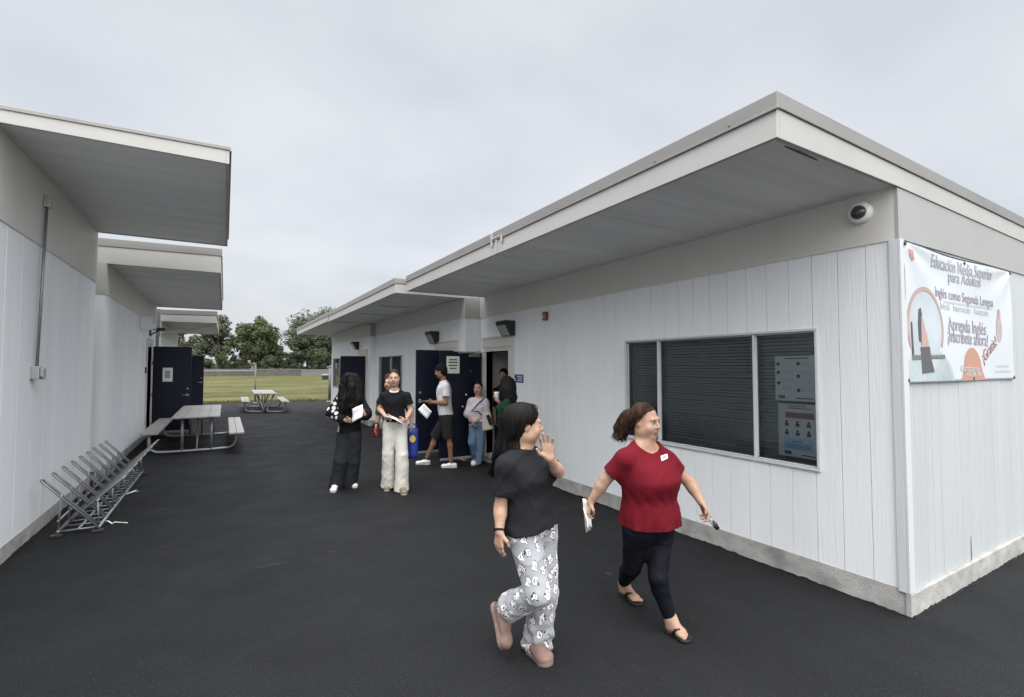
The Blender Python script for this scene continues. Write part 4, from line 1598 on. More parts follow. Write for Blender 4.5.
def loft(P0, P1, rt, fw, tab, infl=0.0, p=2.3, s0=0.0, s1=1.0, rt1=None):
    """torso: oval sections along a spine. tab rows: s, half width, front depth, back depth"""
    P0, P1 = np.array(P0, float), np.array(P1, float)
    A = P1 - P0
    L = np.linalg.norm(A)
    A = A / L
    tab = np.array(tab, float)
    ss = np.linspace(tab[0, 0], tab[-1, 0], 60)
    cols = []
    for c in range(1, 4):
        y = np.interp(ss, tab[:, 0], tab[:, c])
        for _ in range(3):
            y = np.convolve(np.pad(y, 2, 'edge'), [0.1, 0.2, 0.4, 0.2, 0.1], 'valid')
        cols.append(y + infl)
    rt = unit(np.array(rt, float) - A * (A @ np.array(rt, float)))
    fwv = np.cross(A, rt)
    if fwv @ np.array(fw, float) < 0:
        fwv = -fwv

    def fn(P):
        x, y, z = P[0] - P0[0], P[1] - P0[1], P[2] - P0[2]
        t = (x * A[0] + y * A[1] + z * A[2]) / L
        u = x * rt[0] + y * rt[1] + z * rt[2]
        v = x * fwv[0] + y * fwv[1] + z * fwv[2]
        tc_ = np.clip(t, s0, s1)
        a = np.interp(tc_, ss, cols[0])
        b = np.where(v > 0, np.interp(tc_, ss, cols[1]), np.interp(tc_, ss, cols[2]))
        k = (np.abs(u / a) ** p + np.abs(v / b) ** p) ** (1 / p)
        d = (k - 1) * np.minimum(a, b) * 0.9
        return np.maximum(d, np.maximum((t - s1) * L, (s0 - t) * L))
    m = tab[:, 1:].max() + infl
    lo, hi = bounds([P0 + A * L * s0, P0 + A * L * s1], m)
    return fn, lo, hi


def wrinkle(P, seed, freq, amp, zs=1.0):
    rg = np.random.default_rng(seed)
    o = np.zeros(len(P))
    for k in range(7):
        d = rg.normal(0, 1, 3) * np.array([1, 1, zs])
        d = d / np.linalg.norm(d) * freq * rg.uniform(0.6, 1.7)
        o += np.sin(P @ d + rg.uniform(0, 6.28) + 1.3 * np.sin(P @ (rg.normal(0, 1, 3) * freq * 0.4)))
    return o / 7 * amp


def folds(P, seed, freq, amp, zs=1.0):
    """sharp ridges like creased cloth"""
    rg = np.random.default_rng(seed + 900)
    o = np.zeros(len(P))
    for k in range(5):
        d = rg.normal(0, 1, 3) * np.array([1, 1, zs])
        d = d / np.linalg.norm(d) * freq * rg.uniform(0.7, 1.6)
        d2 = rg.normal(0, 1, 3) * freq * 0.35
        m = np.clip(np.sin(P @ (rg.normal(0, 1, 3) * freq * 0.3) + rg.uniform(0, 6)) + 0.3, 0, 1)
        o += m * (1 - np.abs(np.sin(P @ d + rg.uniform(0, 6.28) + 1.6 * np.sin(P @ d2)))) ** 3
    return (o / 3 - 0.05) * amp


def vnormals(V, F):
    n = np.zeros_like(V)
    fn = np.cross(V[F[:, 2]] - V[F[:, 0]], V[F[:, 3]] - V[F[:, 1]])
    for i in range(4):
        np.add.at(n, F[:, i], fn)
    return n / (np.linalg.norm(n, axis=1)[:, None] + 1e-12)


def smooth(V, F, it=2, lam=0.5):
    e = np.concatenate([F[:, [0, 1]], F[:, [1, 2]], F[:, [2, 3]], F[:, [3, 0]]])
    deg = np.zeros(len(V))
    np.add.at(deg, e[:, 0], 1)
    np.add.at(deg, e[:, 1], 1)
    for _ in range(it):
        acc = np.zeros_like(V)
        np.add.at(acc, e[:, 0], V[e[:, 1]])
        np.add.at(acc, e[:, 1], V[e[:, 0]])
        V = V + lam * (acc / np.maximum(deg, 1)[:, None] - V)
    return V


def skin_obj(name, V, F, mats, parent, mi=None, uv=None):
    me = bpy.data.meshes.new(name)
    me.from_pydata(V.tolist(), [], F.tolist())
    for m_ in (mats if isinstance(mats, (list, tuple)) else [mats]):
        me.materials.append(m_)
    me.polygons.foreach_set('use_smooth', np.ones(len(F), bool))
    if mi is not None:
        me.polygons.foreach_set('material_index', mi.astype(np.int32))
    if uv is not None:
        lay = me.uv_layers.new(name='UVMap')
        lay.data.foreach_set('uv', uv[F.reshape(-1)].reshape(-1).astype(np.float32))
    me.update()
    o = bpy.data.objects.new(name, me)
    COL.objects.link(o)
    o.parent = parent
    return o


UP = V3(0, 0, 1)


class Fig:
    """a person; local axes: u = to the right in the view, w = away, z = up"""

    def __init__(s, label, ground, h, F2, w0=None, wdir=None):
        if w0 is None:
            g_ = on_z(*ground)
        else:
            d = ray(*ground)
            g_ = CAM + d * (w0 / (d @ f0))
            g_[2] = 0
        s.O = g_
        s.w0 = float(g_ @ f0)
        s.h = h
        s.root = thing('person', label, 'person', tuple(g_), -YAW)
        s.F = unit(V3(F2[0], F2[1], 0))
        s.L = np.cross(UP, s.F)       # the person's own left
        s.body = None

    def J(s, px, py, dd=0.0):
        d = ray(px, py)
        P = CAM + d * ((s.w0 + dd) / (d @ f0)) - s.O
        return V3(P @ cr, P @ f0, P[2] + 0.0)

    def G(s, px, py, z=0.0):
        P = on_z(px, py, z) - s.O
        return V3(P @ cr, P @ f0, z)

    def world(s, p):
        return s.O + cr * p[0] + f0 * p[1] + UP * p[2]

    def head_frame(s, c, hf, hs=1.0, tilt=0.0):
        s.hc = np.array(c, float)
        hf = unit(hf)
        r_ = unit(np.cross(hf, UP))
        u_ = np.cross(r_, hf)
        r2 = r_ * math.cos(tilt) + u_ * math.sin(tilt)
        u2 = np.cross(r2, hf)
        s.HM = np.stack([r2, hf, u2], 1)
        s.hs = hs

    def H(s, x, y, z):
        return s.hc + s.HM @ (V3(x, y, z) * s.hs)

    def head(s, B, neck, neck_r=0.052, full=1.0, fine=True):
        k = s.hs
        M = s.HM
        w = 1 + 0.0 * full
        B.add(ell(s.H(0, -0.018, 0.035), V3(.074, .093, .086) * k, M), 0.01)
        B.add(ell(s.H(0, 0.022, -0.035), V3(.060 * full, .068, .080) * k, M), 0.03 * k)
        B.add(ell(s.H(0, 0.05, -0.095), V3(.030 * full, .026, .023) * k, M), 0.025 * k)
        for sx in (-1, 1):
            B.add(ell(s.H(sx * .036, .055, -.036), V3(.028 * full, .026, .030) * k, M), 0.02 * k)
            B.add(ell(s.H(sx * .048, .01, -.068), V3(.022 * full, .04, .03) * k, M), 0.03 * k)
        B.add(rc(s.H(-.034, .076, .024), s.H(.034, .076, .024), .011 * k, .011 * k), 0.018 * k)
        for sx in (-1, 1):
            B.sub(ell(s.H(sx * .030, .094, .003), V3(.017, .013, .011) * k, M), 0.014 * k)
        # nose, lips, ears
        B.add(rc(s.H(0, .082, .012), s.H(0, .103, -.026), .0085 * k, .0125 * k), 0.010 * k)
        for sx in (-1, 1):
            B.add(ell(s.H(sx * .011, .093, -.031), V3(.009, .009, .007) * k, M), 0.006 * k)
            B.add(ell(s.H(sx * .0705, -.008, -.008), V3(.011, .020, .031) * k, M), 0.006 * k)
        B.add(rc(s.H(-.017, .083, -.060), s.H(.017, .083, -.060), .0065 * k, .0065 * k), 0.007 * k)
        B.add(rc(s.H(-.014, .083, -.073), s.H(.014, .083, -.073), .0075 * k, .0075 * k), 0.006 * k)
        B.sub(rc(s.H(-.018, .094, -.066), s.H(.018, .094, -.066), .0022 * k, .0022 * k), 0.004 * k)
        B.add(rc(s.H(0, -.025, -.055), neck, neck_r * 0.98, neck_r * 1.12), 0.03)

    def face_parts(s, eye_white=True, brow_mat=None, lid=0.0):
        k = s.hs
        for sx in (-1, 1):
            b = MB()
            c = s.H(sx * .030, .0775, .003)
            if eye_white:
                b.ball(c, V3(.0125, .010, .0075 - lid) * k, 0, 12, 8, s.HM)
                b.ball(s.H(sx * .030, .0835, .003), V3(.0058, .0046, .0056) * k, 1, 10, 6, s.HM)
                b.tube([s.H(sx * .0165, .0845, .0045), s.H(sx * .029, .0885, .0095), s.H(sx * .0435, .0800, .0040)], [.0012 * k, .0022 * k, .0014 * k], 6, 1)
                b.build('eye', [EYEW, EYED], s.root, True, local=True)
            else:
                b.ball(s.H(sx * .030, .080, .003), V3(.0095, .0075, .0042) * k, 0, 10, 6, s.HM)
                b.build('eye', EYED, s.root, True, local=True)
            b = MB()
            b.tube([s.H(sx * .012, .0895, .0215), s.H(sx * .028, .0895, .0265), s.H(sx * .045, .078, .0215)], [.0020 * k, .0026 * k, .0012 * k], 6)
            b.build('eyebrow', brow_mat or EYED, s.root, True, local=True)

    def hand(s, B, W, fd, td, pn, curl=0.35, sc=1.0, spread=0.0, tcurl=0.3):
        fd = unit(fd)
        td = unit(np.array(td) - fd * (fd @ np.array(td)))
        pn = unit(np.array(pn) - fd * (fd @ np.array(pn)) - td * (td @ np.array(pn)))
        q = sc
        Ls = [.066, .075, .070, .054]
        curl = curl if hasattr(curl, '__len__') else [curl] * 4
        for i in range(4):
            off = (.030 - .020 * i) * q
            base = W + fd * (.088 - (.006 if i in (0, 2) else .014 if i == 3 else 0)) * q + td * off
            B.add(rc(W + td * off * 0.55 + fd * 0.008 * q, base, .0145 * q, .0115 * q), 0.012 * q)
            d = unit(fd + td * spread * (1.5 - i) * 0.5)
            p = base
            ang = 0.0
            r0 = .0092 * q
            for j, fr in enumerate((.45, .31, .24)):
                ang += curl[i] * (0.8 if j == 0 else 1.0)
                dd_ = d * math.cos(ang) + pn * math.sin(ang)
                e = p + dd_ * Ls[i] * fr * q
                B.add(rc(p, e, r0, r0 - .0009 * q), 0.004 * q)
                p, r0 = e, r0 - .0009 * q
        tb_ = W + fd * .022 * q + td * .026 * q + pn * .004 * q
        d1 = unit(fd * .62 + td * .78 + pn * (0.15 + tcurl * 0.3))
        p1 = tb_ + d1 * .040 * q
        d2 = unit(fd * .85 + td * (.45 - tcurl) + pn * (0.2 + tcurl * 0.5))
        B.add(rc(W + fd * .008 * q + td * .012 * q, p1, .0155 * q, .0115 * q), 0.012 * q)
        B.add(rc(p1, p1 + d2 * .034 * q, .0110 * q, .0085 * q), 0.006 * q)

    def arm(s, B, sh, el, wr, r=(.050, .040, .038, .026)):
        B.add(rc(sh, el, r[0], r[1]), 0.03)
        m_ = el + (wr - el) * 0.28
        B.add(rc(el, m_, r[1] * 0.97, r[2] * 1.03), 0.02)
        B.add(rc(m_, wr, r[2] * 1.03, r[3]), 0.02)

    def leg(s, B, hp, kn, an, r=(.085, .055, .052, .036)):
        B.add(rc(hp, kn, r[0], r[1]), 0.04)
        back = -s.F * 0.012
        m_ = kn + (an - kn) * 0.32 + back
        B.add(rc(kn, m_, r[1] * 0.92, r[2]), 0.03)
        B.add(rc(m_, an, r[2], r[3]), 0.03)

    def finish(s, name, Fd, mats, seed=0, amp=0.0, freq=40.0, zs=1.0, sm=1, mifn=None, uvfn=None, dfn=None):
        V, F = Fd.mesh()
        V = smooth(V, F, sm)
        if amp or dfn is not None:
            N_ = vnormals(V, F)
            d = (wrinkle(V, seed, freq, amp * .8, zs) + wrinkle(V, seed + 50, freq * 2.3, amp * 0.4, zs) + (folds(V, seed, freq * .8, amp * 1.5, zs) if amp > .0035 else 0)) if amp else 0
            if dfn is not None:
                d = d + dfn(V)
            V = V + N_ * np.asarray(d)[:, None]
        mi = mifn(V[F].mean(1)) if mifn else None
        o = skin_obj(name, V, F, mats, s.root, mi, uvfn(V) if uvfn else None)
        s.last = (V, F)
        return o

    def lips_fn(s):
        def fn(c):
            q = ((c - s.hc) @ s.HM) / s.hs
            lip = (np.abs(q[:, 0]) < .023) & (q[:, 1] > .074) & (q[:, 2] > -.0815) & (q[:, 2] < -.0545)
            return lip.astype(int)
        return fn

    def strands(s, mb, chain, radii, n, r=0.002, seed=1, over=0.06, flat=None, jitter=0.012):
        rg = np.random.default_rng(seed)
        chain = [np.array(c, float) for c in chain]
        m_ = len(chain)
        for i in range(n):
            a = rg.uniform(0, 2 * PI)
            q = rg.uniform(0.75, 1.06)
            pts = []
            up_ = V3(0.3, 0.2, 1)
            ph = rg.uniform(0, 6.28)
            for k in range(m_):
                t_ = unit(chain[min(k + 1, m_ - 1)] - chain[max(k - 1, 0)])
                s1 = unit(np.cross(t_, V3(0, 1, 0.05)))
                s2 = np.cross(t_, s1)
                o = (s1 * math.cos(a) + s2 * math.sin(a) * (flat or 1.0)) * radii[k] * q
                o = o + (s1 * math.sin(ph + k * 1.7) + s2 * math.cos(ph + k * 2.1)) * jitter * (k / m_)
                pts.append(chain[k] + o)
            e = unit(pts[-1] - pts[-2])
            pts.append(pts[-1] + e * rg.uniform(0.01, over) + rg.normal(0, 0.008, 3))
            # smooth the polyline
            fine = []
            for k in range(len(pts) - 1):
                p0, p1, p2, p3 = pts[max(k - 1, 0)], pts[k], pts[k + 1], pts[min(k + 2, len(pts) - 1)]
                for t in (0, 0.5):
                    fine.append(0.5 * (2 * p1 + (p2 - p0) * t + (2 * p0 - 5 * p1 + 4 * p2 - p3) * t * t + (3 * p1 - p0 - 3 * p2 + p3) * t ** 3))
            fine.append(pts[-1])
            mb.tube(fine, [r] * (len(fine) - 1) + [r * 0.3], 4)

    def shoe(s, name, heel, toe, mats, up=UP, r=0.040, hgt=0.062, sole=0.022, ankle=None, wid=1.0, sole_mat=None):
        """closed shoe between two points on its sole"""
        d = unit(toe - heel)
        up = unit(up - d * (d @ up))
        L_ = np.linalg.norm(toe - heel)
        sd = np.cross(d, up)
        hh = max(0.002, s.h * 0.62)
        B = Field(np.minimum(heel, toe) - 0.16, np.maximum(heel, toe) + 0.16, hh)
        a = heel + d * r * 0.9
        t_ = toe - d * r * 1.0
        B.add(rc(a + up * (sole + .028), a + d * L_ * .35 + up * (sole + .032), r * .92, r * .92), 0.01)
        B.add(rc(a + d * L_ * .25 + up * (sole + .030), t_ + up * (sole + .012), r * .95 * wid, r * 1.02 * wid, up, 0.75), 0.03)
        B.add(ell(t_ + up * (sole + .008), V3(r * 1.15 * wid, r * 1.1, .036), np.stack([sd, d, up], 1)), 0.02)
        if ankle is not None:
            B.add(rc(a + up * (sole + .03), ankle, r * .9, r * .85), 0.02)
        B.cut(heel + up * sole * 0.8, -up)
        s.finish(name, B, mats, 3, 0.0012, 60)
        Sx = Field(np.minimum(heel, toe) - 0.12, np.maximum(heel, toe) + 0.12, hh)
        Sx.add(rc(a, a + d * L_ * .4, r * 1.02, r * .92, up, 2.0), 0.01)
        Sx.add(rc(a + d * L_ * .4, t_, r * .92 * wid, r * 1.16 * wid, up, 2.0), 0.02)
        Sx.cut(heel + up * (sole + 0.004), up)
        Sx.cut(heel, -up)
        s.finish('sole', Sx, sole_mat or mats, 0, 0, sm=0)


def sheet(name, label, corners, material, group=None, bend=0.01, th=0.0015, n=6):
    """a thin bent sheet of paper through four points a b c d"""
    a, b_, c, d = [np.array(q, float) for q in corners]
    nm = unit(np.cross(b_ - a, d - a))
    org = (a + b_ + c + d) / 4
    m_ = MB()
    vs = []
    for l_ in (-th / 2, th / 2):
        for j in range(n + 1):
            for i in range(n + 1):
                u, v = i / n, j / n
                p = a * (1 - u) * (1 - v) + b_ * u * (1 - v) + c * u * v + d * (1 - u) * v
                vs.append(p + nm * (l_ + bend * (math.sin(PI * u) + 0.5 * math.sin(2.3 * PI * v + 1))))
    k = (n + 1) ** 2
    fs = []
    for j in range(n):
        for i in range(n):
            q = j * (n + 1) + i
            fs += [(q, q + n + 1, q + n + 2, q + 1), (k + q, k + q + 1, k + q + n + 2, k + q + n + 1)]
    rim = [i for i in range(n)] + [n + j * (n + 1) for j in range(n)] + [n + n * (n + 1) - i for i in range(n)] + [n * (n + 1) - j * (n + 1) for j in range(n)]
    for i in range(len(rim)):
        p, q = rim[i], rim[(i + 1) % len(rim)]
        fs.append((p, q, k + q, k + p))
    m_.add(vs, fs)
    o = m_.build(name, material, None, True)
    if label:
        tag(o, label, 'papers', group)
    return o


# ---------------- materials of people
def skin(name, col):
    m = mat(name, col, 0.62, 0.13, 22, 0.25, 150, spec=0.22)
    b = m.node_tree.nodes['Principled BSDF']
    b.inputs['Subsurface Weight'].default_value = 0.05
    b.inputs['Subsurface Radius'].default_value = (0.012, 0.005, 0.003)
    b.inputs['Subsurface Scale'].default_value = 0.6
    return m


EYEW = mat('eye_white', (0.6, 0.57, 0.54), 0.3)
EYED = mat('dark_iris', (0.012, 0.009, 0.008), 0.25)
SK1 = skin('tan_skin', (0.40, 0.25, 0.175))
SK2 = skin('warm_tan_skin', (0.385, 0.238, 0.168))
SK3 = skin('light_tan_skin', (0.45, 0.285, 0.205))
SK4 = skin('brown_skin', (0.225, 0.125, 0.08))
LIP = mat('lip_skin', (0.25, 0.095, 0.075), 0.42)
LIPR = mat('red_lips', (0.32, 0.04, 0.04), 0.4)


def cloth(name, col, rough=0.9, bump=0.35, bs=220, var=0.09, sheen=0.0):
    return mat(name, col, rough, var, 9, 0.32, 34 if bs == 220 else bs, sheen=0.0, spec=0.15)


def hair_mat(name, c1, c2, rough=0.6):
    m = mat(name, c1, rough, 0.0, 50, 0.35, 130, stretch=(1, 1, 0.06), bstretch=(1, 1, 0.05), col2=c2, spec=0.12)
    return m


HAIR_BLK = hair_mat('black_hair', (0.004, 0.0034, 0.0034), (0.011, 0.0085, 0.0075))
HAIR_DKB = hair_mat('dark_brown_hair', (0.014, 0.009, 0.007), (0.035, 0.02, 0.014))
HAIR_BRN = hair_mat('brown_hair', (0.020, 0.0105, 0.0075), (0.060, 0.033, 0.022))

C_TEE1 = cloth('charcoal_cotton', (0.0145, 0.015, 0.0172))
C_RED = cloth('crimson_cotton', (0.118, 0.006, 0.0125), var=0.1)
C_BLK = cloth('black_knit', (0.009, 0.009, 0.011), sheen=0.08)
C_LEG = cloth('black_leggings', (0.0045, 0.005, 0.009), rough=0.75)
C_JEAN = cloth('dark_grey_denim', (0.024, 0.026, 0.030))
C_WHT = cloth('off_white_twill', (0.64, 0.62, 0.565), var=0.03)
C_TEEW = cloth('white_cotton', (0.58, 0.58, 0.61))
C_SHORT = cloth('charcoal_shorts', (0.020, 0.020, 0.022))
C_BLOUSE = cloth('pale_pink_white_cotton', (0.56, 0.525, 0.55), var=0.14)
C_BLUEJ = cloth('light_blue_denim', (0.115, 0.175, 0.265), var=0.25)
C_GREEN = cloth('dark_green_cotton', (0.011, 0.034, 0.022))
C_OLIVE = cloth('olive_cotton', (0.07, 0.07, 0.05))
C_GREY = cloth('grey_cotton', (0.12, 0.12, 0.125))
C_SHOEW = mat('white_sneaker_leather', (0.70, 0.70, 0.69), 0.5, 0.05, 20)
C_SHOEG = mat('sneaker_grey_trim', (0.45, 0.44, 0.42), 0.6, 0.15, 20)
C_TAN = cloth('dusty_tan_suede', (0.20, 0.135, 0.11), var=0.28, bs=90)
C_SOLE = mat('tan_rubber', (0.19, 0.135, 0.115), 0.7, 0.2, 12)
C_FLIP = mat('black_rubber', (0.006, 0.0055, 0.0055), 0.55, 0.2, 20)
C_GOLD = mat('olive_gold_shoe', (0.20, 0.165, 0.09), 0.5, 0.2, 14)


def pattern_mat():
    """grey pyjama cloth printed with small white bone-like shapes with dark outlines and dark red ticks"""
    m = mat('printed_grey_pyjama', (0.32, 0.33, 0.345), 0.9, 0.05, 6, 0.3, 200, sheen=0.15, spec=0.2)
    N, L = m.node_tree.nodes, m.node_tree.links
    b = N['Principled BSDF']
    base = b.inputs['Base Color'].links[0].from_socket
    uv = N.new('ShaderNodeUVMap')
    uv.uv_map = 'UVMap'
    nz = N.new('ShaderNodeTexNoise')
    nz.inputs['Scale'].default_value = 30
    nz.inputs['Detail'].default_value = 1
    L.new(uv.outputs['UV'], nz.inputs['Vector'])
    mx0 = N.new('ShaderNodeVectorMath')
    mx0.operation = 'MULTIPLY_ADD'
    mx0.inputs[1].default_value = (0.065, 0.065, 0)
    L.new(nz.outputs['Color'], mx0.inputs[0])
    L.new(uv.outputs['UV'], mx0.inputs[2])

    def vor(scale, rnd, src, off=(0, 0, 0)):
        mp = N.new('ShaderNodeMapping')
        mp.inputs['Location'].default_value = off
        L.new(src, mp.inputs['Vector'])
        v = N.new('ShaderNodeTexVoronoi')
        v.voronoi_dimensions = '2D'
        v.inputs['Scale'].default_value = scale
        v.inputs['Randomness'].default_value = rnd
        L.new(mp.outputs['Vector'], v.inputs['Vector'])
        return v

    def less(sock, val):
        n = N.new('ShaderNodeMath')
        n.operation = 'LESS_THAN'
        L.new(sock, n.inputs[0])
        n.inputs[1].default_value = val
        return n.outputs[0]

    def mix(fac, a, col):
        n = N.new('ShaderNodeMix')
        n.data_type = 'RGBA'
        L.new(fac, n.inputs['Factor'])
        L.new(a, n.inputs['A'])
        n.inputs['B'].default_value = (*col, 1)
        return n.outputs['Result']
    v1 = vor(12.5, 0.75, mx0.outputs[0])
    c = mix(less(v1.outputs['Distance'], 0.335), base, (0.03, 0.028, 0.032))
    c = mix(less(v1.outputs['Distance'], 0.285), c, (0.74, 0.74, 0.74))
    v2 = vor(12.5, 0.75, mx0.outputs[0], (0.004, 0.007, 0))
    n2 = N.new('ShaderNodeMath')
    n2.operation = 'MULTIPLY'
    L.new(less(v1.outputs['Distance'], 0.33), n2.inputs[0])
    L.new(less(v2.outputs['Distance'], 0.06), n2.inputs[1])
    c = mix(n2.outputs[0], c, (0.025, 0.02, 0.022))
    v3 = vor(12.5, 0.75, mx0.outputs[0], (0.004, -0.006, 0))
    n3 = N.new('ShaderNodeMath')
    n3.operation = 'MULTIPLY'
    L.new(less(v1.outputs['Distance'], 0.33), n3.inputs[0])
    L.new(less(v3.outputs['Distance'], 0.085), n3.inputs[1])
    c = mix(n3.outputs[0], c, (0.22, 0.03, 0.045))
    L.new(c, b.inputs['Base Color'])
    return m


C_PYJ = pattern_mat()


def leg_uv(chains):
    """cloth coordinates in metres: round each leg and along it"""
    def fn(V):
        best = np.full(len(V), 9.0)
        uv = np.zeros((len(V), 2))
        for ci, ch in enumerate(chains):
            run = 0.0
            for a, b_ in zip(ch, ch[1:]):
                ba = b_ - a
                L_ = np.linalg.norm(ba)
                t = (V - a) @ ba / L_ ** 2
                d = np.linalg.norm(V - a - np.clip(t, 0, 1)[:, None] * ba, axis=1)
                q = V - a - t[:, None] * ba
                s1 = unit(np.cross(ba, V3(0, 1, 0)))
                s2 = np.cross(unit(ba), s1)
                ang = np.arctan2(q @ s2, q @ s1)
                w_ = d < best - 1e-7
                uv[w_, 0] = (ang * 0.10 + ci * 2.3)[w_]
                uv[w_, 1] = (run + t * L_)[w_]
                best = np.minimum(best, d)
                run += L_
        return uv
    return fn


def hairfn(fig, amp=0.003, f1=46, f2=23):
    def fn(V):
        q = ((V - fig.hc) @ fig.HM)
        a = np.arctan2(q[:, 0], -q[:, 1] - 0.02)
        return amp * (np.sin(a * f1 + 6 * np.sin(q[:, 2] * 14)) * 0.5 + np.sin(a * f2 + 5 * np.sin(q[:, 2] * 9 + 1)) * 0.5)
    return fn


def flyaway(fig, mb, n, ends, r=0.0015, seed=5, lift=1.0):
    """fine hairs that run from the parting over the skull to the given end points"""
    rg = np.random.default_rng(seed)
    for i in range(n):
        sx = rg.choice([-1, 1])
        q = rg.uniform(0.0, 1.0)
        a = V3(sx * rg.uniform(.004, .03), .070 - .10 * q, .112 + .016 * math.sin(PI * q))
        b_ = V3(sx * (.078 + rg.uniform(-.004, .006)), .045 - .09 * q + rg.uniform(-.01, .01), .060)
        c = V3(sx * (.080 + rg.uniform(-.004, .010)), -.005 - .07 * q + rg.uniform(-.015, .01), -.005)
        e = ends[rg.integers(len(ends))] + rg.normal(0, .010, 3)
        P_ = [fig.H(*(a * lift)), fig.H(*((a + b_) / 2 * V3(1.08, 1.0, 1.10))), fig.H(*b_), fig.H(*c), (fig.H(*c) + e) / 2 + rg.normal(0, .005, 3), e]
        mb.tube(P_, [r, r, r, r, r, r * .4], 4)


def hair_cap(fig, B, grow=1.0, front=(.090, .082), side=(.0, -.035), back=-.09, k=0.006):
    """hair that follows the skull; cut along the hairline given by two (forward, up) points"""
    M_ = fig.HM
    hs = fig.hs
    B.add(ell(fig.H(0, -0.026, 0.038), V3(.082, .101, .092) * hs * grow, M_), 0.01)
    B.add(ell(fig.H(0, -0.055, -0.02), V3(.074, .062, .085) * hs * grow, M_), 0.03)
    dy, dz = front[0] - side[0], front[1] - side[1]
    n = fig.HM @ V3(0, dz, -dy)
    B.cut(fig.H(0, side[0], side[1]), n)
# =============================================================== person 1: charcoal tee, printed pyjama trousers, hand raised
def person_one():
    f = Fig('woman in a charcoal tee and printed grey pyjama trousers raising a hand to her face', (539, 656), 0.0045, (0.72, -0.69))
    J, G = f.J, f.G
    L_, Fv = f.L, f.F
    neck = J(523, 449, 0.0)
    pel = J(531, 531, 0.0)
    shR, shL = J(506, 466.5, -.10), J(542, 465, .10)
    elR, wrR = J(500.5, 507, -.10), J(499.5, 532, -.17)
    elL, wrL = J(558.5, 471.5, -.06), J(549.8, 458.5, -.17)
    hipR, hipL = J(523, 532, -.07), J(541, 531, .06)
    knR, anR = J(538, 592, -.17), J(507, 608, .02)
    knL, anL = J(546, 591, .03), J(537, 641, .06)
    f.head_frame(J(525.6, 424.2, 0.0), (0.97, 0.20, -0.06), 1.04)
    tab = [(-.12, .09, .06, .09), (0, .165, .115, .150), (.22, .142, .112, .118), (.45, .130, .116, .100), (.66, .142, .150, .096), (.82, .160, .105, .095), (.93, .125, .065, .08), (1.0, .062, .05, .06)]
    lo, hi = V3(-.45, -.5, -.02), V3(.35, .42, 1.66)
    B = Field(lo, hi, f.h)
    B.add(loft(pel, neck, L_, Fv, tab, -.014, s0=-.05), 0.01)
    f.head(B, J(523, 447, 0.0), .056, 1.12)
    for q in (shR, shL):
        B.add(rc(neck - UP * .012, q, .038, .038), 0.04)
    f.arm(B, shR, elR, wrR, (.043, .038, .036, .025))
    f.arm(B, shL, elL, wrL, (.042, .036, .034, .025))
    f.hand(B, wrR, unit(V3(-.04, -.05, -1)), Fv + V3(0.1, -.2, 0), L_, 0.32, 0.95)
    # raised hand, palm to the viewer, thumb to the left
    f.hand(B, wrL, unit(V3(-.20, -.05, 1)), V3(-.95, -.15, -.12), V3(0.12, -1, 0.1), [0.30, 0.16, 0.22, 0.34], 1.0, 0.24, 0.1)
    f.leg(B, hipR, knR, anR)
    f.leg(B, hipL, knL, anL)
    f.finish('body', B, [SK1, LIP], sm=1, mifn=f.lips_fn())
    f.face_parts(True, HAIR_BLK, 0.002)
    # tee
    T = Field(V3(-.4, -.42, .75), V3(.33, .42, 1.40), f.h)
    T.add(loft(pel, neck, L_, Fv, [(r_[0], r_[1] + max(0, .35 - r_[0]) * .06, r_[2] + max(0, .35 - r_[0]) * .09, r_[3] + max(0, .35 - r_[0]) * .07) for r_ in tab], .019, s0=-.06), 0.01)
    for q in (shR, shL):
        T.add(rc(neck - UP * .012, q + UP * .004, .050, .054), 0.04)
    for sh, el, e in ((shR, elR, .70), (shL, elL, .72)):
        d = unit(el - sh)
        T.add(cutprim(rc(sh - d * .005, sh + (el - sh) * 1.0, .056, .066), sh + (el - sh) * e, d), 0.05)
    hem = J(531, 526, 0)
    T.cut(hem, V3(0.16, 0, -1))
    T.sub(ell(neck + UP * .05 + f.F * .02, V3(.072, .075, .062)), 0.004)

    def tf(V):
        low = np.clip((hem[2] + 0.22 - V[:, 2]) / .25, 0, 1)
        ang = np.arctan2(V[:, 1], V[:, 0])
        return low * (0.003 * np.sin(ang * 9 + V[:, 2] * 20) + .002 * np.sin(V[:, 2] * 60 + ang * 4))
    f.finish('tshirt', T, C_TEE1, 5, 0.009, 24, 0.7, 2, dfn=tf)
    # trousers
    Tr = Field(V3(-.36, -.42, .02), V3(.3, .42, .98), f.h)
    Tr.add(loft(pel, neck, L_, Fv, [(r_[0], r_[1] + .005, r_[2] + .003, r_[3] + .008) for r_ in tab], .002, s0=-.08, s1=.18), 0.01)
    # raised right leg
    Tr.add(rc(hipR, knR, .098, .082), 0.05)
    dsh = unit(anR - knR)
    Tr.add(cutprim(rc(knR, knR + dsh * .45, .080, .086), anR + dsh * -.005, dsh), 0.012)
    # standing left leg
    Tr.add(rc(hipL, knL, .098, .078), 0.05)
    dl = unit(anL - knL)
    Tr.add(cutprim(rc(knL, anL + dl * .10, .078, .094), anL + dl * .035, dl), 0.012)

    def pf(V):
        o = np.zeros(len(V))
        for a, b_, n_ in ((knR, anR, 1), (knL, anL, 1)):
            t = (V - a) @ (b_ - a) / ((b_ - a) @ (b_ - a))
            w = np.clip((t - .35) / .6, 0, 1) * (t < 1.2)
            o += w * 0.006 * np.sin(t * 26 + 2 * np.sin((V @ V3(30, 20, 0))))
        kz = np.exp(-np.sum((V - knR) ** 2, 1) / .012)
        return o + kz * .003 * np.sin(V @ V3(30, 0, 60))
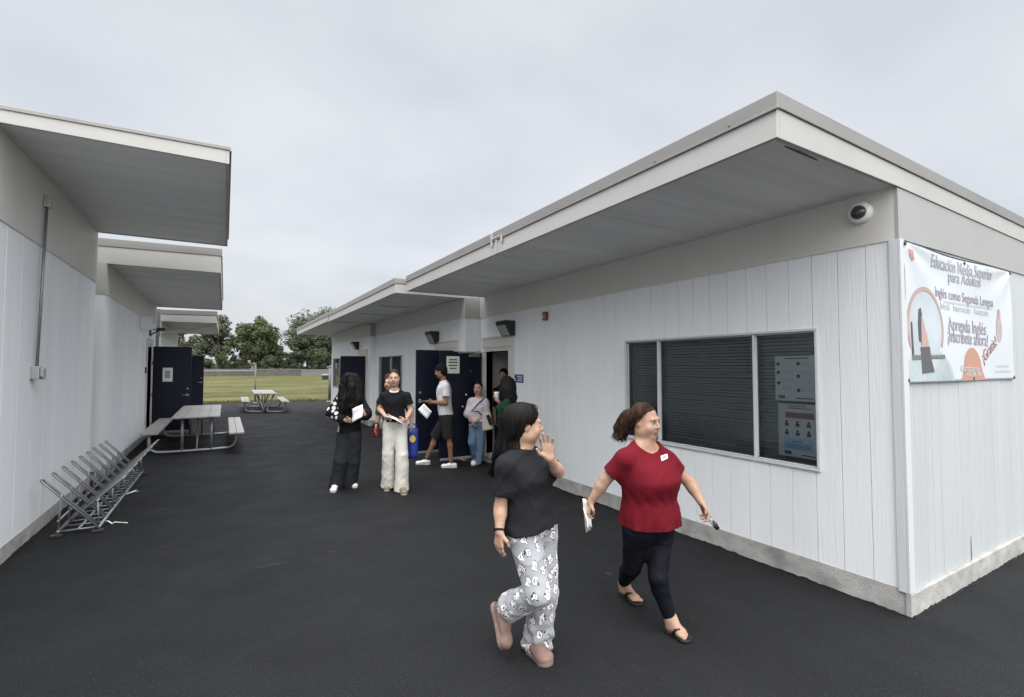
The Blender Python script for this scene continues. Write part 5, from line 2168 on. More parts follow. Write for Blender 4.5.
    f.finish('trousers', Tr, C_PYJ, 8, 0.011, 17, 1.6, 2, uvfn=leg_uv([[hipR + UP * .12, knR, anR + dsh * .05], [hipL + UP * .12, knL, anL + dl * .05]]), dfn=pf)
    # long hair
    Hr = Field(V3(-.38, -.35, .95), V3(.2, .35, 1.68), f.h)
    hair_cap(f, Hr, 1.05, (.086, .088), (.008, -.030))
    ch = [f.H(0, -.072, .03), J(511, 438, .02), J(508.5, 449, .025), J(503, 459, .06), J(496, 470, .10)]
    rr = [.078, .076, .082, .070, .030]
    for a, b_, ra, rb in zip(ch, ch[1:], rr, rr[1:]):
        Hr.add(rc(a, b_, ra, rb, V3(0.3, 1, 0), .85), 0.03)
    Hr.add(rc(f.H(-.062, -.035, -.01), J(517, 449, -.05), .034, .030), 0.03)
    f.finish('hair', Hr, HAIR_BLK, 2, 0.003, 30, 0.2, 1, dfn=hairfn(f, .0028))
    m_ = MB()
    f.strands(m_, [f.H(0, -.05, .06), J(512, 431, .02)] + ch[1:], [.085, .080, .080, .084, .072, .034], 170, .0022, 4, .06, .85, .008)
    flyaway(f, m_, 90, [f.H(.05, -.09, -.09), f.H(.03, -.10, -.10), f.H(-.05, -.06, -.13), f.H(-.06, -.05, -.12)], .0016, 6)
    m_.build('hair_strands', HAIR_BLK, f.root, True, local=True)
    # shoes
    up_r = unit(V3(-.86, .42, .28))
    f.shoe('shoe', J(492.5, 603, .05), J(503, 648, -.02), C_TAN, up=unit(V3(.86, -.40, .30)), r=.041, wid=1.1, sole_mat=C_SOLE)
    hl, tl = G(528.5, 650), G(549, 666)
    f.shoe('shoe', hl, tl, C_TAN, r=.043, wid=1.1, sole_mat=C_SOLE)
    # hair tie on the wrist, ear stud
    m_ = MB()
    d = unit(wrR - elR)
    c = wrR - d * .012
    a1 = unit(np.cross(d, V3(1, 0, 0)))
    a2 = np.cross(d, a1)
    m_.tube([c + (a1 * math.cos(t) + a2 * math.sin(t)) * .0305 for t in np.linspace(0, 2 * PI, 20, endpoint=False)], .0055, 6, closed=True)
    m_.build('wristband', C_BLK, f.root, True, local=True)
    m_ = MB()
    m_.ball(f.H(-.082, .0, -.036), V3(.008, .008, .008), 0, 10, 6)
    m_.build('earring', M['white_plastic'], f.root, True, local=True)
    return f


# =============================================================== person 2: red tee, black leggings, flip-flops
def person_two():
    f = Fig('woman in a crimson tee and black leggings striding in flip-flops', (655, 625), 0.0045, (0.52, -0.85))
    J, G = f.J, f.G
    L_, Fv = f.L, f.F
    neck = J(645, 441.5, 0.0)
    pel = J(650, 529, 0.0)
    shR, shL = J(624.5, 460, -.08), J(666, 461, .08)
    elR, wrR = J(605, 480, -.02), J(590.5, 502, .0)
    elL, wrL = J(690, 483, .08), J(701, 502, .0)
    hR = G(620.5, 592.5)
    tR = G(640, 606.5)
    hL = G(665.5, 630)
    tL = G(690, 643.5)
    sole = .022
    dR, dL = unit(tR - hR), unit(tL - hL)
    hipR, hipL = J(637, 531, -.05), J(659, 532, .04)
    anR = hR + dR * .045 + UP * .095
    anL = hL + dL * .045 + UP * .095
    knR = J(632, 567, .04)
    knL = J(658, 578, -.10)
    f.head_frame(J(645.8, 421.4, 0.0), (0.66, -0.75, -0.06), 1.02, -0.04)
    tab = [(-.12, .12, .09, .11), (0, .185, .150, .165), (.18, .188, .165, .150), (.36, .178, .160, .135), (.58, .200, .222, .125), (.74, .182, .160, .115), (.87, .142, .080, .095), (1.0, .068, .05, .065)]
    B = Field(V3(-.55, -.52, -.01), V3(.52, .5, 1.66), f.h)
    B.add(loft(pel, neck, L_, Fv, tab, -.014, s0=-.05), 0.01)
    f.head(B, J(644, 443, .01), .057, 1.2)
    B.add(ell(f.H(0, .012, -.098), V3(.052, .052, .030), f.HM), 0.03)
    for q in (shR, shL):
        B.add(rc(neck - UP * .008, q, .040, .040), 0.04)
    f.arm(B, shR, elR, wrR, (.047, .042, .039, .026))
    f.arm(B, shL, elL, wrL, (.047, .042, .039, .026))
    fdR = unit(V3(-.35, -.05, -1))
    f.hand(B, wrR, fdR, V3(.25, -1, 0.0), V3(1, .2, -.3), [0.75, 0.8, 0.85, 0.9], 0.9, 0, 0.6)
    fdL = unit(V3(.38, -.25, -1))
    f.hand(B, wrL, fdL, V3(.2, -1, .1), V3(-1, -.2, -.35), [0.45, 0.6, 0.75, 0.85], 0.95, 0.05, 0.5)
    f.leg(B, hipR, knR, anR, (.085, .055, .050, .036))
    f.leg(B, hipL, knL, anL, (.085, .055, .050, .036))
    # bare feet on the flip-flop soles
    for hl, tl, d, an, sg in ((hR, tR, dR, anR, -1), (hL, tL, dL, anL, 1)):
        sd = unit(np.cross(d, UP))          # right of the foot
        Lf = np.linalg.norm(tl - hl)
        z = UP * sole
        B.add(ell(hl + d * .048 + z + UP * .024, V3(.030, .036, .026), np.stack([sd, d, UP], 1)), 0.02)
        B.add(rc(hl + d * .05 + z + UP * .05, an, .033, .034), 0.03)
        B.add(rc(an, hl + d * Lf * .62 + z + UP * .026, .033, .026), 0.03)
        ball_ = hl + d * (Lf - .066) + z + UP * .016
        B.add(rc(ball_ - sd * .022, ball_ + sd * .022, .020, .020, UP, .85), 0.02)
        B.add(rc(hl + d * .05 + z + UP * .02, ball_, .028, .022), 0.03)
        inner = -sg * sd * -1.0
        for i in range(5):
            o = (-.030 + i * .0148) * (1 if sg < 0 else -1) * -1
            ln = (.046, .044, .038, .031, .024)[i]
            r_ = (.0115, .0085, .008, .0078, .0075)[i]
            p = ball_ + sd * o * -1 + UP * -.004
            B.add(rc(p, p + d * ln + UP * -.003, r_ * 1.05, r_), 0.004)
    f.finish('body', B, [SK2, LIP], sm=1, mifn=f.lips_fn())
    f.face_parts(True, HAIR_DKB, 0.0032)
    T = Field(V3(-.5, -.45, .7), V3(.45, .45, 1.42), f.h)
    T.add(loft(pel, neck, L_, Fv, [(r_[0], r_[1] + max(0, .35 - r_[0]) * .06, r_[2] + max(0, .35 - r_[0]) * .08, r_[3] + max(0, .35 - r_[0]) * .07) for r_ in tab], .013, s0=-.08), 0.01)
    for q in (shR, shL):
        T.add(rc(neck - UP * .008, q + UP * .005, .052, .056), 0.04)
    for sh, el, e in ((shR, elR, .66), (shL, elL, .50)):
        d = unit(el - sh)
        T.add(cutprim(rc(sh - d * .005, el, .058, .070), sh + (el - sh) * e, d), 0.06)
    hem = J(650, 528.5, 0)
    T.cut(hem, V3(0, 0.06, -1))
    T.sub(ell(neck + f.F * .060 + UP * .018, V3(.112, .112, .095)), 0.004)

    def tf(V):
        low = np.clip((hem[2] + 0.25 - V[:, 2]) / .28, 0, 1)
        ang = np.arctan2(V[:, 1], V[:, 0])
        under = np.exp(-((V[:, 2] - (hem[2] + .24)) / .05) ** 2)
        return low * (0.006 * np.sin(ang * 8 + V[:, 2] * 9 + 2 * np.sin(ang * 2)) + .003 * np.sin(ang * 19 + V[:, 2] * 12)) - under * .004 + under * .003 * np.sin(ang * 14 + V[:, 2] * 30)
    f.finish('tshirt', T, C_RED, 17, 0.0065, 20, 0.6, 2, dfn=tf)
    V, F = f.last
    # leggings
    Lg = Field(V3(-.35, -.45, .05), V3(.3, .5, 1.0), f.h)
    Lg.add(loft(pel, neck, L_, Fv, tab, -.006, s0=-.1, s1=.2), 0.01)
    for hp, kn, an, dd_ in ((hipR, knR, anR, None), (hipL, knL, anL, None)):
        c = unit(an - kn)
        Lg.add(rc(hp, kn, .098, .064), 0.05)
        m_ = kn + (an - kn) * .30 - Fv * .012
        Lg.add(rc(kn, m_, .062, .060), 0.012)
        Lg.add(cutprim(rc(m_, an + c * .03, .060, .040), an - c * .012, c), 0.012)
    f.finish('leggings', Lg, C_LEG, 21, 0.004, 26, 1.5, 2)
    # flip-flops
    for hl, tl, d, sg in ((hR, tR, dR, -1), (hL, tL, dL, 1)):
        sd = unit(np.cross(d, UP))
        Lf = np.linalg.norm(tl - hl)
        S_f = Field(np.minimum(hl, tl) - .1, np.maximum(hl, tl) + .1, .0035)
        S_f.add(rc(hl + d * .038, hl + d * Lf * .5, .042, .036, UP, 3), 0.01)
        S_f.add(rc(hl + d * Lf * .5, hl + d * (Lf - .045), .036, .051, UP, 3), 0.02)
        S_f.cut(hl + UP * sole, UP)
        S_f.cut(hl + UP * .001, -UP)
        so_f = f.finish('flip_flop', S_f, C_FLIP, 0, 0, sm=0)
        b = MB()
        toe = hl + d * (Lf - .062) + UP * (sole + .012) + sd * (sg * -.010)
        for q in (-1, 1):
            b.tube([hl + d * Lf * .45 + sd * q * .040 + UP * (sole + .0), hl + d * Lf * .54 + sd * q * .036 + UP * (sole + .032), hl + d * Lf * .66 + sd * q * .018 + UP * (sole + .044), toe + UP * .012], [.008, .0095, .0085, .006], 8)
        b.tube([toe + UP * .014, toe - UP * .016], .005, 6)
        b.build('strap', C_FLIP, so_f, True, local=True)
    # hair pulled back in a bushy tail
    Hr = Field(V3(-.4, -.3, 1.1), V3(.2, .4, 1.68), f.h)
    hair_cap(f, Hr, 0.985, (.070, .096), (-.026, .0))
    ch = [f.H(0, -.105, .03), J(629, 415, .07), J(625, 423, .09), J(622, 430, .10), J(620, 436, .10)]
    rr = [.034, .038, .050, .046, .020]
    for a, b_, ra, rb in zip(ch, ch[1:], rr, rr[1:]):
        Hr.add(rc(a, b_, ra, rb), 0.02)
    f.finish('hair', Hr, HAIR_BRN, 2, 0.004, 40, 0.4, 1, dfn=hairfn(f, .0022))
    m_ = MB()
    f.strands(m_, ch, [.03, .042, .056, .054, .034], 170, .0019, 7, .05, 1.0, .03)
    flyaway(f, m_, 80, [f.H(.01, -.115, .03), f.H(-.01, -.115, .03), f.H(0, -.11, .04)], .0013, 8, .98)
    m_.build('hair_strands', HAIR_BRN, f.root, True, local=True)
    # name sticker on the chest
    def surf(px, py):
        Wp = np.array([f.world(v) for v in V[::1]]) if False else (f.O + V[:, :1] * cr + V[:, 1:2] * f0 + V[:, 2:] * UP)
        d = Wp - CAM
        z_ = d @ cf
        qx, qy = CX + F_PX * (d @ cr) / z_, CY - F_PX * (d @ cu) / z_
        ok = np.where((qx - px) ** 2 + (qy - py) ** 2 < 3.0)[0]
        i = ok[np.argmin(z_[ok])]
        return V[i]
    cs = [surf(661.5, 460.0), surf(668.5, 457.5), surf(667.5, 453.0), surf(661.0, 455.0)]
    nrm = unit(np.cross(cs[1] - cs[0], cs[3] - cs[0]))
    if nrm[1] > 0:
        nrm = -nrm
    b = MB()
    qs = [c + nrm * .005 for c in cs]
    b.add(qs + [c + nrm * .008 for c in cs], [(3, 2, 1, 0), (4, 5, 6, 7), (0, 1, 5, 4), (1, 2, 6, 5), (2, 3, 7, 6), (3, 0, 4, 7)])
    st = b.build('name_sticker', M['paper'], f.root, local=True)
    b = MB()
    for (u0, u1, v0, v1) in ((.15, .8, .55, .70), (.2, .7, .30, .42)):
        def q_(u, v):
            return qs[0] * (1 - u) * (1 - v) + qs[1] * u * (1 - v) + qs[2] * u * v + qs[3] * (1 - u) * v + nrm * .0045
        b.add([q_(u0, v0), q_(u1, v0), q_(u1, v1), q_(u0, v1)], [(0, 1, 2, 3)])
    b.build('handwriting', M['ink'], st, local=True)
    # folded papers in the right hand, keys in the left
    cW = f.world(wrR + fdR * .09 + V3(.005, -.015, 0))
    wv = lambda px, py, dd: f.world(J(px, py, dd))
    o = sheet('folded_papers', 'folded cream papers in the hand of the woman in crimson', [wv(582.5, 499, -.03), wv(586.5, 499.5, -.03), wv(591, 530, .0), wv(586, 533.5, .0)], mat('cream_paper', (0.60, 0.58, 0.47), 0.75, 0.12, 9), bend=.008, th=.004)
    s2 = sheet('inner_sheet', None, [wv(583.5, 508, -.035), wv(588, 508, -.02), wv(592.5, 527.5, -.03), wv(588, 530.5, -.02)], M['paper'], bend=.012, th=.003)
    s2.parent = o
    t = thing('key_bunch', 'black car key and metal keys in the hand of the woman in crimson', 'keys', tuple(wv(712, 522, -.04)))
    b = MB()
    k0, k1, k2 = wv(709, 518.5, -.05), wv(712, 521, -.05), wv(718, 529, -.06)
    b.tube([k1, (k1 + k2) / 2, k2], [.012, .019, .014], 10)
    b.build('key_fob', C_FLIP, t, True)
    b = MB()
    b.tube([k0 + V3(.02 * math.cos(a), .0, .02 * math.sin(a)) for a in np.linspace(0, 2 * PI, 16, endpoint=False)], .003, 6, closed=True)
    b.build('ring', M['galv'], t, True)
    b = MB()
    e = wv(714, 527.5, -.07)
    b.tube([k0, (k0 + e) / 2, e], [.004, .006, .004], 6)
    b.tube([k0, k0 + (k2 - k0) * .5 + cr * .012], [.011, .004], 8)
    b.build('key', M['galv'], t, True)
    return f


# =============================================================== simpler figures farther away
def figure(label, ground, F2, w0=None, h=0.009, head=None, hf=(0, -1, 0), hs=1.0, neck=None, sh=None, el=None, wr=None, pel=None, hip=None, kn=None, an=None,
           feet=None, tab=None, sk=None, armr=(.044, .036, .034, .025), top=None, bottom=None, shoe=None, hair=None, hands=None, brow=None, full=1.0, lips=LIP, extra=None):
    f = Fig(label, ground, h, F2, w0)
    J = f.J
    c3 = lambda p: p if isinstance(p, np.ndarray) else J(*p)
    neck, pel = c3(neck), c3(pel)
    sh, el, wr, hip, kn, an = [[c3(p) for p in q] for q in (sh, el, wr, hip, kn, an)]
    f.head_frame(c3(head), hf, hs)
    tab = tab or [(-.1, .09, .06, .08), (0, .150, .105, .120), (.25, .132, .10, .10), (.5, .135, .11, .095), (.7, .145, .125, .095), (.85, .150, .09, .09), (.94, .115, .06, .07), (1.0, .055, .045, .05)]
    pts = np.array([f.hc, neck, pel] + sh + el + wr + hip + kn + an)
    lo, hi = pts.min(0) - .24, pts.max(0) + .26
    lo[2] = -.01
    B = Field(lo, hi, h * 0.75)
    B.add(loft(pel, neck, f.L, f.F, tab, -.012, s0=-.1), 0.01)
    f.head(B, neck, .050, full)
    for i in range(2):
        B.add(rc(neck - UP * .012, sh[i], .036, .036), 0.04)
        f.arm(B, sh[i], el[i], wr[i], armr)
        f.leg(B, hip[i], kn[i], an[i], (.080, .052, .048, .036))
        sd = (-1 if i == 0 else 1)
        hd = (hands or {}).get(i) or (unit(wr[i] - el[i]), f.F + V3(0, 0, .2), -sd * f.L, .4)
        f.hand(B, wr[i], *hd[:3], hd[3], .95)
    f.finish('body', B, [sk, lips], sm=1, mifn=f.lips_fn())
    f.face_parts(False, brow or HAIR_BLK)
    # top
    if top:
        T = Field(lo, hi, h * 0.75)
        T.add(loft(pel, neck, f.L, f.F, tab, top.get('infl', .014), s0=top.get('s0', -.05)), 0.01)
        for i in range(2):
            e = top['sleeve'][i] if hasattr(top['sleeve'], '__len__') else top['sleeve']
            r0, r1 = top.get('r', (.062, .068))
            T.add(rc(neck - UP * .012, sh[i] + UP * .003, .048, .052), 0.04)
            d = unit(el[i] - sh[i])
            if e <= 1:
                T.add(cutprim(rc(sh[i], el[i], r0, r1), sh[i] + (el[i] - sh[i]) * e, d), 0.03)
            else:
                T.add(rc(sh[i], el[i], r0, r1), 0.03)
                d = unit(wr[i] - el[i])
                T.add(cutprim(rc(el[i], wr[i], r1, top.get('r2', r1 * .8)), el[i] + (wr[i] - el[i]) * (e - 1), d), 0.02)
        hem = c3(top['hem'])
        if top.get('hemcut', True):
            q = V3(0, 0, -1)
            sl_lo = lo.copy()
            sl_hi = hi.copy()
            sl_hi[2] = hem[2] + .03
            # only the body of the garment is trimmed, not long sleeves
            dT = np.maximum(np.abs(pel[0] - hem[0]), 0.0)
            sl_lo[:2] = pel[:2] - top.get('cutw', .21)
            sl_hi[:2] = pel[:2] + top.get('cutw', .21)
            T.cut(hem, q, sl_lo, sl_hi) if top.get('local') else T.cut(hem, q)
        nk = top.get('neck', (.03, .03, .075))
        T.sub(ell(neck + f.F * nk[0] + UP * nk[1], V3(nk[2], nk[2], nk[2] * .85)), 0.004)
        f.finish(top.get('name', 'tshirt'), T, top['mat'], 5, top.get('amp', .012), 22, .7, 2)
        if top.get('band'):
            b = MB()
            cen = neck + f.F * nk[0] * .6 + UP * top.get('bandz', .0)
            A = np.linspace(0, 2 * PI, 24, endpoint=False)
            b.tube([cen + (f.L * math.cos(t) + f.F * math.sin(t)) * nk[2] * .92 + UP * (-.022 * math.sin(t)) for t in A], .013, 8, closed=True)
            b.build('collar_band', top['band'], f.root, True, local=True)
    if bottom:
        Bt = Field(lo, hi, h * 0.75)
        Bt.add(loft(pel, neck, f.L, f.F, tab, bottom.get('infl', .008), s0=-.08, s1=bottom.get('s1', .16)), 0.01)
        r = bottom['r']
        for i in range(2):
            e = bottom.get('len', 2.0)
            if e <= 1:
                d = unit(kn[i] - hip[i])
                Bt.add(cutprim(rc(hip[i], kn[i] + d * .1, r[0], r[1]), hip[i] + (kn[i] - hip[i]) * e, d), 0.04)
            else:
                d = unit(an[i] - kn[i])
                Bt.add(rc(hip[i], kn[i], r[0], r[1]), 0.04)
                Bt.add(cutprim(rc(kn[i], an[i] + d * .1, r[1], r[2]), an[i] + d * bottom.get('over', .03), d), 0.010)
        f.finish(bottom.get('name', 'trousers'), Bt, bottom['mat'], 9, bottom.get('amp', .010), 16, 1.6, 2)
    if feet:
        for i, (hl, tl) in enumerate(feet):
            a_, b_ = f.G(*hl), f.G(*tl)
            L_ = np.linalg.norm(b_ - a_)
            if L_ < .22 or L_ > .31:
                m_ = (a_ + b_) / 2
                d = unit(b_ - a_)
                a_, b_ = m_ - d * .13, m_ + d * .13
            f.shoe('shoe', a_, b_, shoe[0], r=.040, sole_mat=shoe[1], ankle=an[i] if shoe[0] is C_SHOEW and bottom and bottom.get('len', 2) <= 1 and False else None)
    if hair:
        Hr = Field(lo, hi + .05, h * 0.7)
        hair_cap(f, Hr, hair.get('grow', 1.0), hair.get('front', (.085, .085)), hair.get('side', (-.01, -.02)))
        for ch, rr in hair.get('chains', []):
            ch = [c3(p) for p in ch]
            for a, b_, ra, rb in zip(ch, ch[1:], rr, rr[1:]):
                Hr.add(rc(a, b_, ra, rb), 0.03)
        f.finish('hair', Hr, hair['mat'], 2, hair.get('amp', .003), hair.get('freq', 34), .5, 1, dfn=hairfn(f, hair.get('groove', .002)))
        if hair.get('strands'):
            m_ = MB()
            for ch, rr in hair['chains']:
                f.strands(m_, [c3(p) for p in ch], [q * 1.04 for q in rr], hair['strands'], .0035, 3, .05, 1.0, hair.get('jit', .02))
            m_.build('hair_strands', hair['mat'], f.root, True, local=True)
    return f


def dots_mat():
    m = cloth('black_knit_with_white_patches', (0.009, 0.009, 0.011), sheen=0.05)
    N, L = m.node_tree.nodes, m.node_tree.links
    b = N['Principled BSDF']
    src = b.inputs['Base Color'].links[0].from_socket
    tc = N.new('ShaderNodeTexCoord')
    v = N.new('ShaderNodeTexVoronoi')
    v.inputs['Scale'].default_value = 13.5
    v.inputs['Randomness'].default_value = 0.6
    L.new(tc.outputs['Object'], v.inputs['Vector'])
    sp = N.new('ShaderNodeSeparateXYZ')
    L.new(tc.outputs['Object'], sp.inputs['Vector'])
    a = N.new('ShaderNodeMath')
    a.operation = 'LESS_THAN'
    L.new(v.outputs['Distance'], a.inputs[0])
    a.inputs[1].default_value = 0.42
    s_ = N.new('ShaderNodeMath')
    s_.operation = 'LESS_THAN'
    L.new(sp.outputs['X'], s_.inputs[0])
    s_.inputs[1].default_value = -0.035
    m2 = N.new('ShaderNodeMath')
    m2.operation = 'MULTIPLY'
    L.new(a.outputs[0], m2.inputs[0])
    L.new(s_.outputs[0], m2.inputs[1])
    mx = N.new('ShaderNodeMix')
    mx.data_type = 'RGBA'
    L.new(m2.outputs[0], mx.inputs['Factor'])
    L.new(src, mx.inputs['A'])
    mx.inputs['B'].default_value = (0.6, 0.6, 0.6, 1)
    L.new(mx.outputs['Result'], b.inputs['Base Color'])
    return m


def bag(name, label, f, corners, dd, th, material, handle=None, hm=None, patch=None, pm=None, group=None):
    """soft bag hanging beside a figure; corners in picture order bl br tr tl"""
    t = thing(name, label, 'bag', tuple(f.world(f.J(*corners[0], dd))), 0, group)
    P_ = [f.world(f.J(px, py, dd)) for px, py in corners]
    n = f0 * th / 2
    b = MB()
    NB = 8
    vs = []
    for sgn in (-1, 1):
        for j in range(NB + 1):
            for i in range(NB + 1):
                u, v = i / NB, j / NB
                p = P_[0] * (1 - u) * (1 - v) + P_[1] * u * (1 - v) + P_[2] * u * v + P_[3] * (1 - u) * v
                bul = (math.sin(PI * u) ** 0.6) * (1 - 0.6 * v) * (0.6 + 0.4 * math.sin(PI * min(1, v + .35)))
                vs.append(p + n * sgn * (0.25 + bul) + f0 * 0.012 * math.sin(7 * u + 3 * v + sgn))
    K = (NB + 1) ** 2
    fs = []
    for j in range(NB):
        for i in range(NB):
            q = j * (NB + 1) + i
            fs += [(q, q + 1, q + NB + 2, q + NB + 1), (K + q, K + q + NB + 1, K + q + NB + 2, K + q + 1)]
    rim = [i for i in range(NB)] + [NB + j * (NB + 1) for j in range(NB)] + [NB + NB * (NB + 1) - i for i in range(NB)] + [NB * (NB + 1) - j * (NB + 1) for j in range(NB)]
    for i in range(len(rim)):
        p, q = rim[i], rim[(i + 1) % len(rim)]
        fs.append((q, p, K + p, K + q))
    b.add(vs, fs)
    b.build('body', material, t, True)
    if handle:
        b = MB()
        b.tube([f.world(f.J(*p)) for p in handle], .011, 8)
        b.build('strap', hm or material, t, True)
    if patch:
        b = MB()
        pts = [f.world(f.J(px, py, dd - th * .5 - .035)) for px, py in patch]
        q = [p + f0 * .006 for p in pts]
        k = len(pts)
        b.add(pts + q, [tuple(range(k)), tuple(range(k, 2 * k))[::-1]] + [(i, k + i, k + (i + 1) % k, (i + 1) % k) for i in range(k)])
        b.build('patch', pm, t)
    return t


def others():
    # 3: long curly black hair, reading a sheet of paper
    f = figure('woman with long curly black hair over her face reading a sheet of paper', (344, 489), (.35, -.94), head=(350, 385.5, 0), hf=(.38, -.62, -.55), neck=(350, 395, .0),
               sh=[(340.5, 398.5, -.03), (360, 399, .02)], el=[(332, 413, -.07), (366, 414, -.02)], wr=[(346, 420.5, -.21), (364.5, 414.5, -.22)], pel=(349.5, 433, 0),
               hip=[(344, 436, 0), (355, 436, 0)], kn=[(340.5, 461, -.05), (353.5, 461, .05)], an=[(336.5, 484, .0), (350, 482.5, .12)],
               feet=[((336.5, 488.5), (332.5, 493)), ((345, 486.5), (355, 487.8))], sk=SK2, top=dict(mat=dots_mat(), sleeve=1.88, r=(.075, .082), r2=.062, hem=(349, 431, 0), infl=.02, name='sweater', local=True, neck=(.02, .06, .06)),
               bottom=dict(mat=C_JEAN, r=(.100, .098, .108), name='jeans', over=.05), shoe=(C_SHOEW, C_SHOEG),
               hands={0: (unit(V3(.7, -.3, .1)), V3(.2, -.3, 1), V3(-.3, -1, 0), .7), 1: (unit(V3(-.4, -.4, .3)), V3(0, -.3, 1), V3(-.5, 1, 0), .7)},
               hair=dict(mat=HAIR_BLK, grow=1.14, front=(.098, .06), side=(.02, -.10), amp=.012, freq=40, groove=.004, strands=110, jit=.04,
                         chains=[([(346.5, 378, .0), (344, 388, -.02), (343.5, 399, -.09), (344.5, 409, -.15), (345.5, 416, -.16)], [.06, .070, .065, .055, .03]),
                                 ([(355, 378, -.02), (357.5, 388, -.04), (357, 399, -.10), (355.5, 408, -.14), (354, 416, -.16)], [.06, .072, .075, .06, .03]),
                                 ([(351, 377, -.06), (352, 387, -.13), (351, 397, -.15), (349, 407, -.15), (348, 413, -.15)], [.055, .055, .06, .055, .03]),
                                 ([(349, 377, .08), (349, 390, .11), (349, 402, .12), (349, 410, .12)], [.07, .085, .08, .04])]))
    wv = lambda px, py, dd: f.world(f.J(px, py, dd))
    sheet('paper_sheet', 'white sheet of paper read by the woman with long curly hair', [wv(352, 423, -.27), wv(362.5, 417, -.33), wv(363, 404.5, -.30), wv(352.5, 409, -.24)], M['paper'], 'loose sheets of paper', bend=.012)
    # 4: black tee, off-white trousers, smiling
    g = figure('smiling woman in a black tee with a white collar and off white trousers', (396, 491), (.08, -1), head=(394.2, 378.2, -.03), hf=(.10, -1, -.02), neck=(394.8, 390.5, .0),
               sh=[(383.5, 396.5, 0), (406.5, 396.5, 0)], el=[(379.5, 409, .0), (411, 410.5, .0)], wr=[(386, 417, -.17), (405.5, 420.5, -.15)], pel=(395, 425, 0),
               hip=[(390, 428, 0), (400.5, 428, 0)], kn=[(388.5, 453, -.01), (402, 455, -.07)], an=[(388.5, 483, .10), (401.5, 487.5, -.04)],
               feet=[((388.5, 487.5), (386.5, 491.5)), ((400, 490.5), (405.5, 496))], sk=SK3, top=dict(mat=C_BLK, sleeve=.60, r=(.060, .068), hem=(395, 421.5, 0), infl=.010, neck=(.03, .035, .074), band=C_WHT),
               bottom=dict(mat=C_WHT, r=(.096, .088, .108), over=.045), shoe=(C_GOLD, C_SHOEG),
               hands={0: (unit(V3(.9, -.3, -.2)), V3(.2, -.3, 1), V3(-.2, -1, 0), .6), 1: (unit(V3(-.9, -.3, -.15)), V3(0, -.3, 1), V3(0, 1, -.3), .6)},
               hair=dict(mat=HAIR_DKB, grow=.985, front=(.076, .094), side=(-.015, .0), chains=[([(394, 373, .08), (394, 381, .10)], [.06, .04])]))
    wv = lambda px, py, dd: g.world(g.J(px, py, dd))
    sheet('paper_sheet', 'white sheet held low by the smiling woman in off white trousers', [wv(386, 416.5, -.27), wv(402.5, 424, -.27), wv(403.5, 422.2, -.10), wv(387.5, 414.6, -.10)], M['paper'], 'loose sheets of paper', bend=.01)
    b = MB()
    c = g.J(405.8, 419.5, -.147)
    b.tube([c + V3(.006 * math.cos(t), .031 * math.cos(t), .031 * math.sin(t)) for t in np.linspace(0, 2 * PI, 16, endpoint=False)], .006, 6, closed=True)
    b.build('wristband', C_BLK, g.root, True, local=True)
    # 5: person hidden behind her with two bags
    k = figure('person in olive mostly hidden behind the smiling woman in off white trousers', (394, 486), (.05, -1), head=(389.8, 382.8, .02), hf=(-.35, -.9, 0), hs=.9, neck=(390, 395, .02),
               sh=[(381, 400, 0), (404, 400, 0)], el=[(379, 415, .03), (411.5, 412, .0)], wr=[(376.5, 425, -.02), (411.5, 424, -.04)], pel=(393, 430, 0),
               hip=[(389, 433, 0), (398, 433, 0)], kn=[(390, 456, 0), (398, 456, 0)], an=[(391, 480, 0), (398, 480, 0)],
               feet=[((391, 484), (390, 487)), ((398, 484), (398, 487))], sk=SK3, top=dict(mat=C_OLIVE, sleeve=.95, r=(.055, .060), hem=(393, 428, 0)),
               bottom=dict(mat=C_JEAN, r=(.085, .065, .06)), shoe=(C_SHOEW, C_SHOEG),
               hair=dict(mat=HAIR_BRN, grow=1.0, chains=[([(388, 377, .05), (388, 388, .06), (389, 398, .06)], [.05, .05, .03])]))
    bag('tote_bag', 'royal blue tote bag with a yellow round emblem beside off white trousers', k, [(405, 458), (417.5, 458), (418, 428), (405.5, 428)], -.05, .10, mat('royal_blue_nylon', (0.012, 0.035, 0.26), 0.55, 0.1, 6),
        handle=[(407, 428.5, -.07), (409, 424.5, -.06), (412, 423.5, -.05), (415, 424.5, -.06), (416.5, 428.5, -.07)],
        patch=[(412.5 + 3.0 * math.cos(t), 439 + 3.6 * math.sin(t)) for t in np.linspace(0, 2 * PI, 16, endpoint=False)], pm=mat('yellow_print', (0.62, 0.46, 0.12), 0.6))
    bag('lunch_bag', 'small dark red bag hanging beside the off white trousers', k, [(372.5, 436.5), (380, 436.5), (379.5, 427), (372, 427)], -.04, .09, mat('dark_red_nylon', (0.16, 0.014, 0.016), 0.6, 0.1, 6),
        handle=[(372.8, 427.5, -.05), (374, 424, -.03), (376.5, 423, -.03), (378.5, 424.5, -.04), (379, 427.5, -.05)], hm=C_BLK)
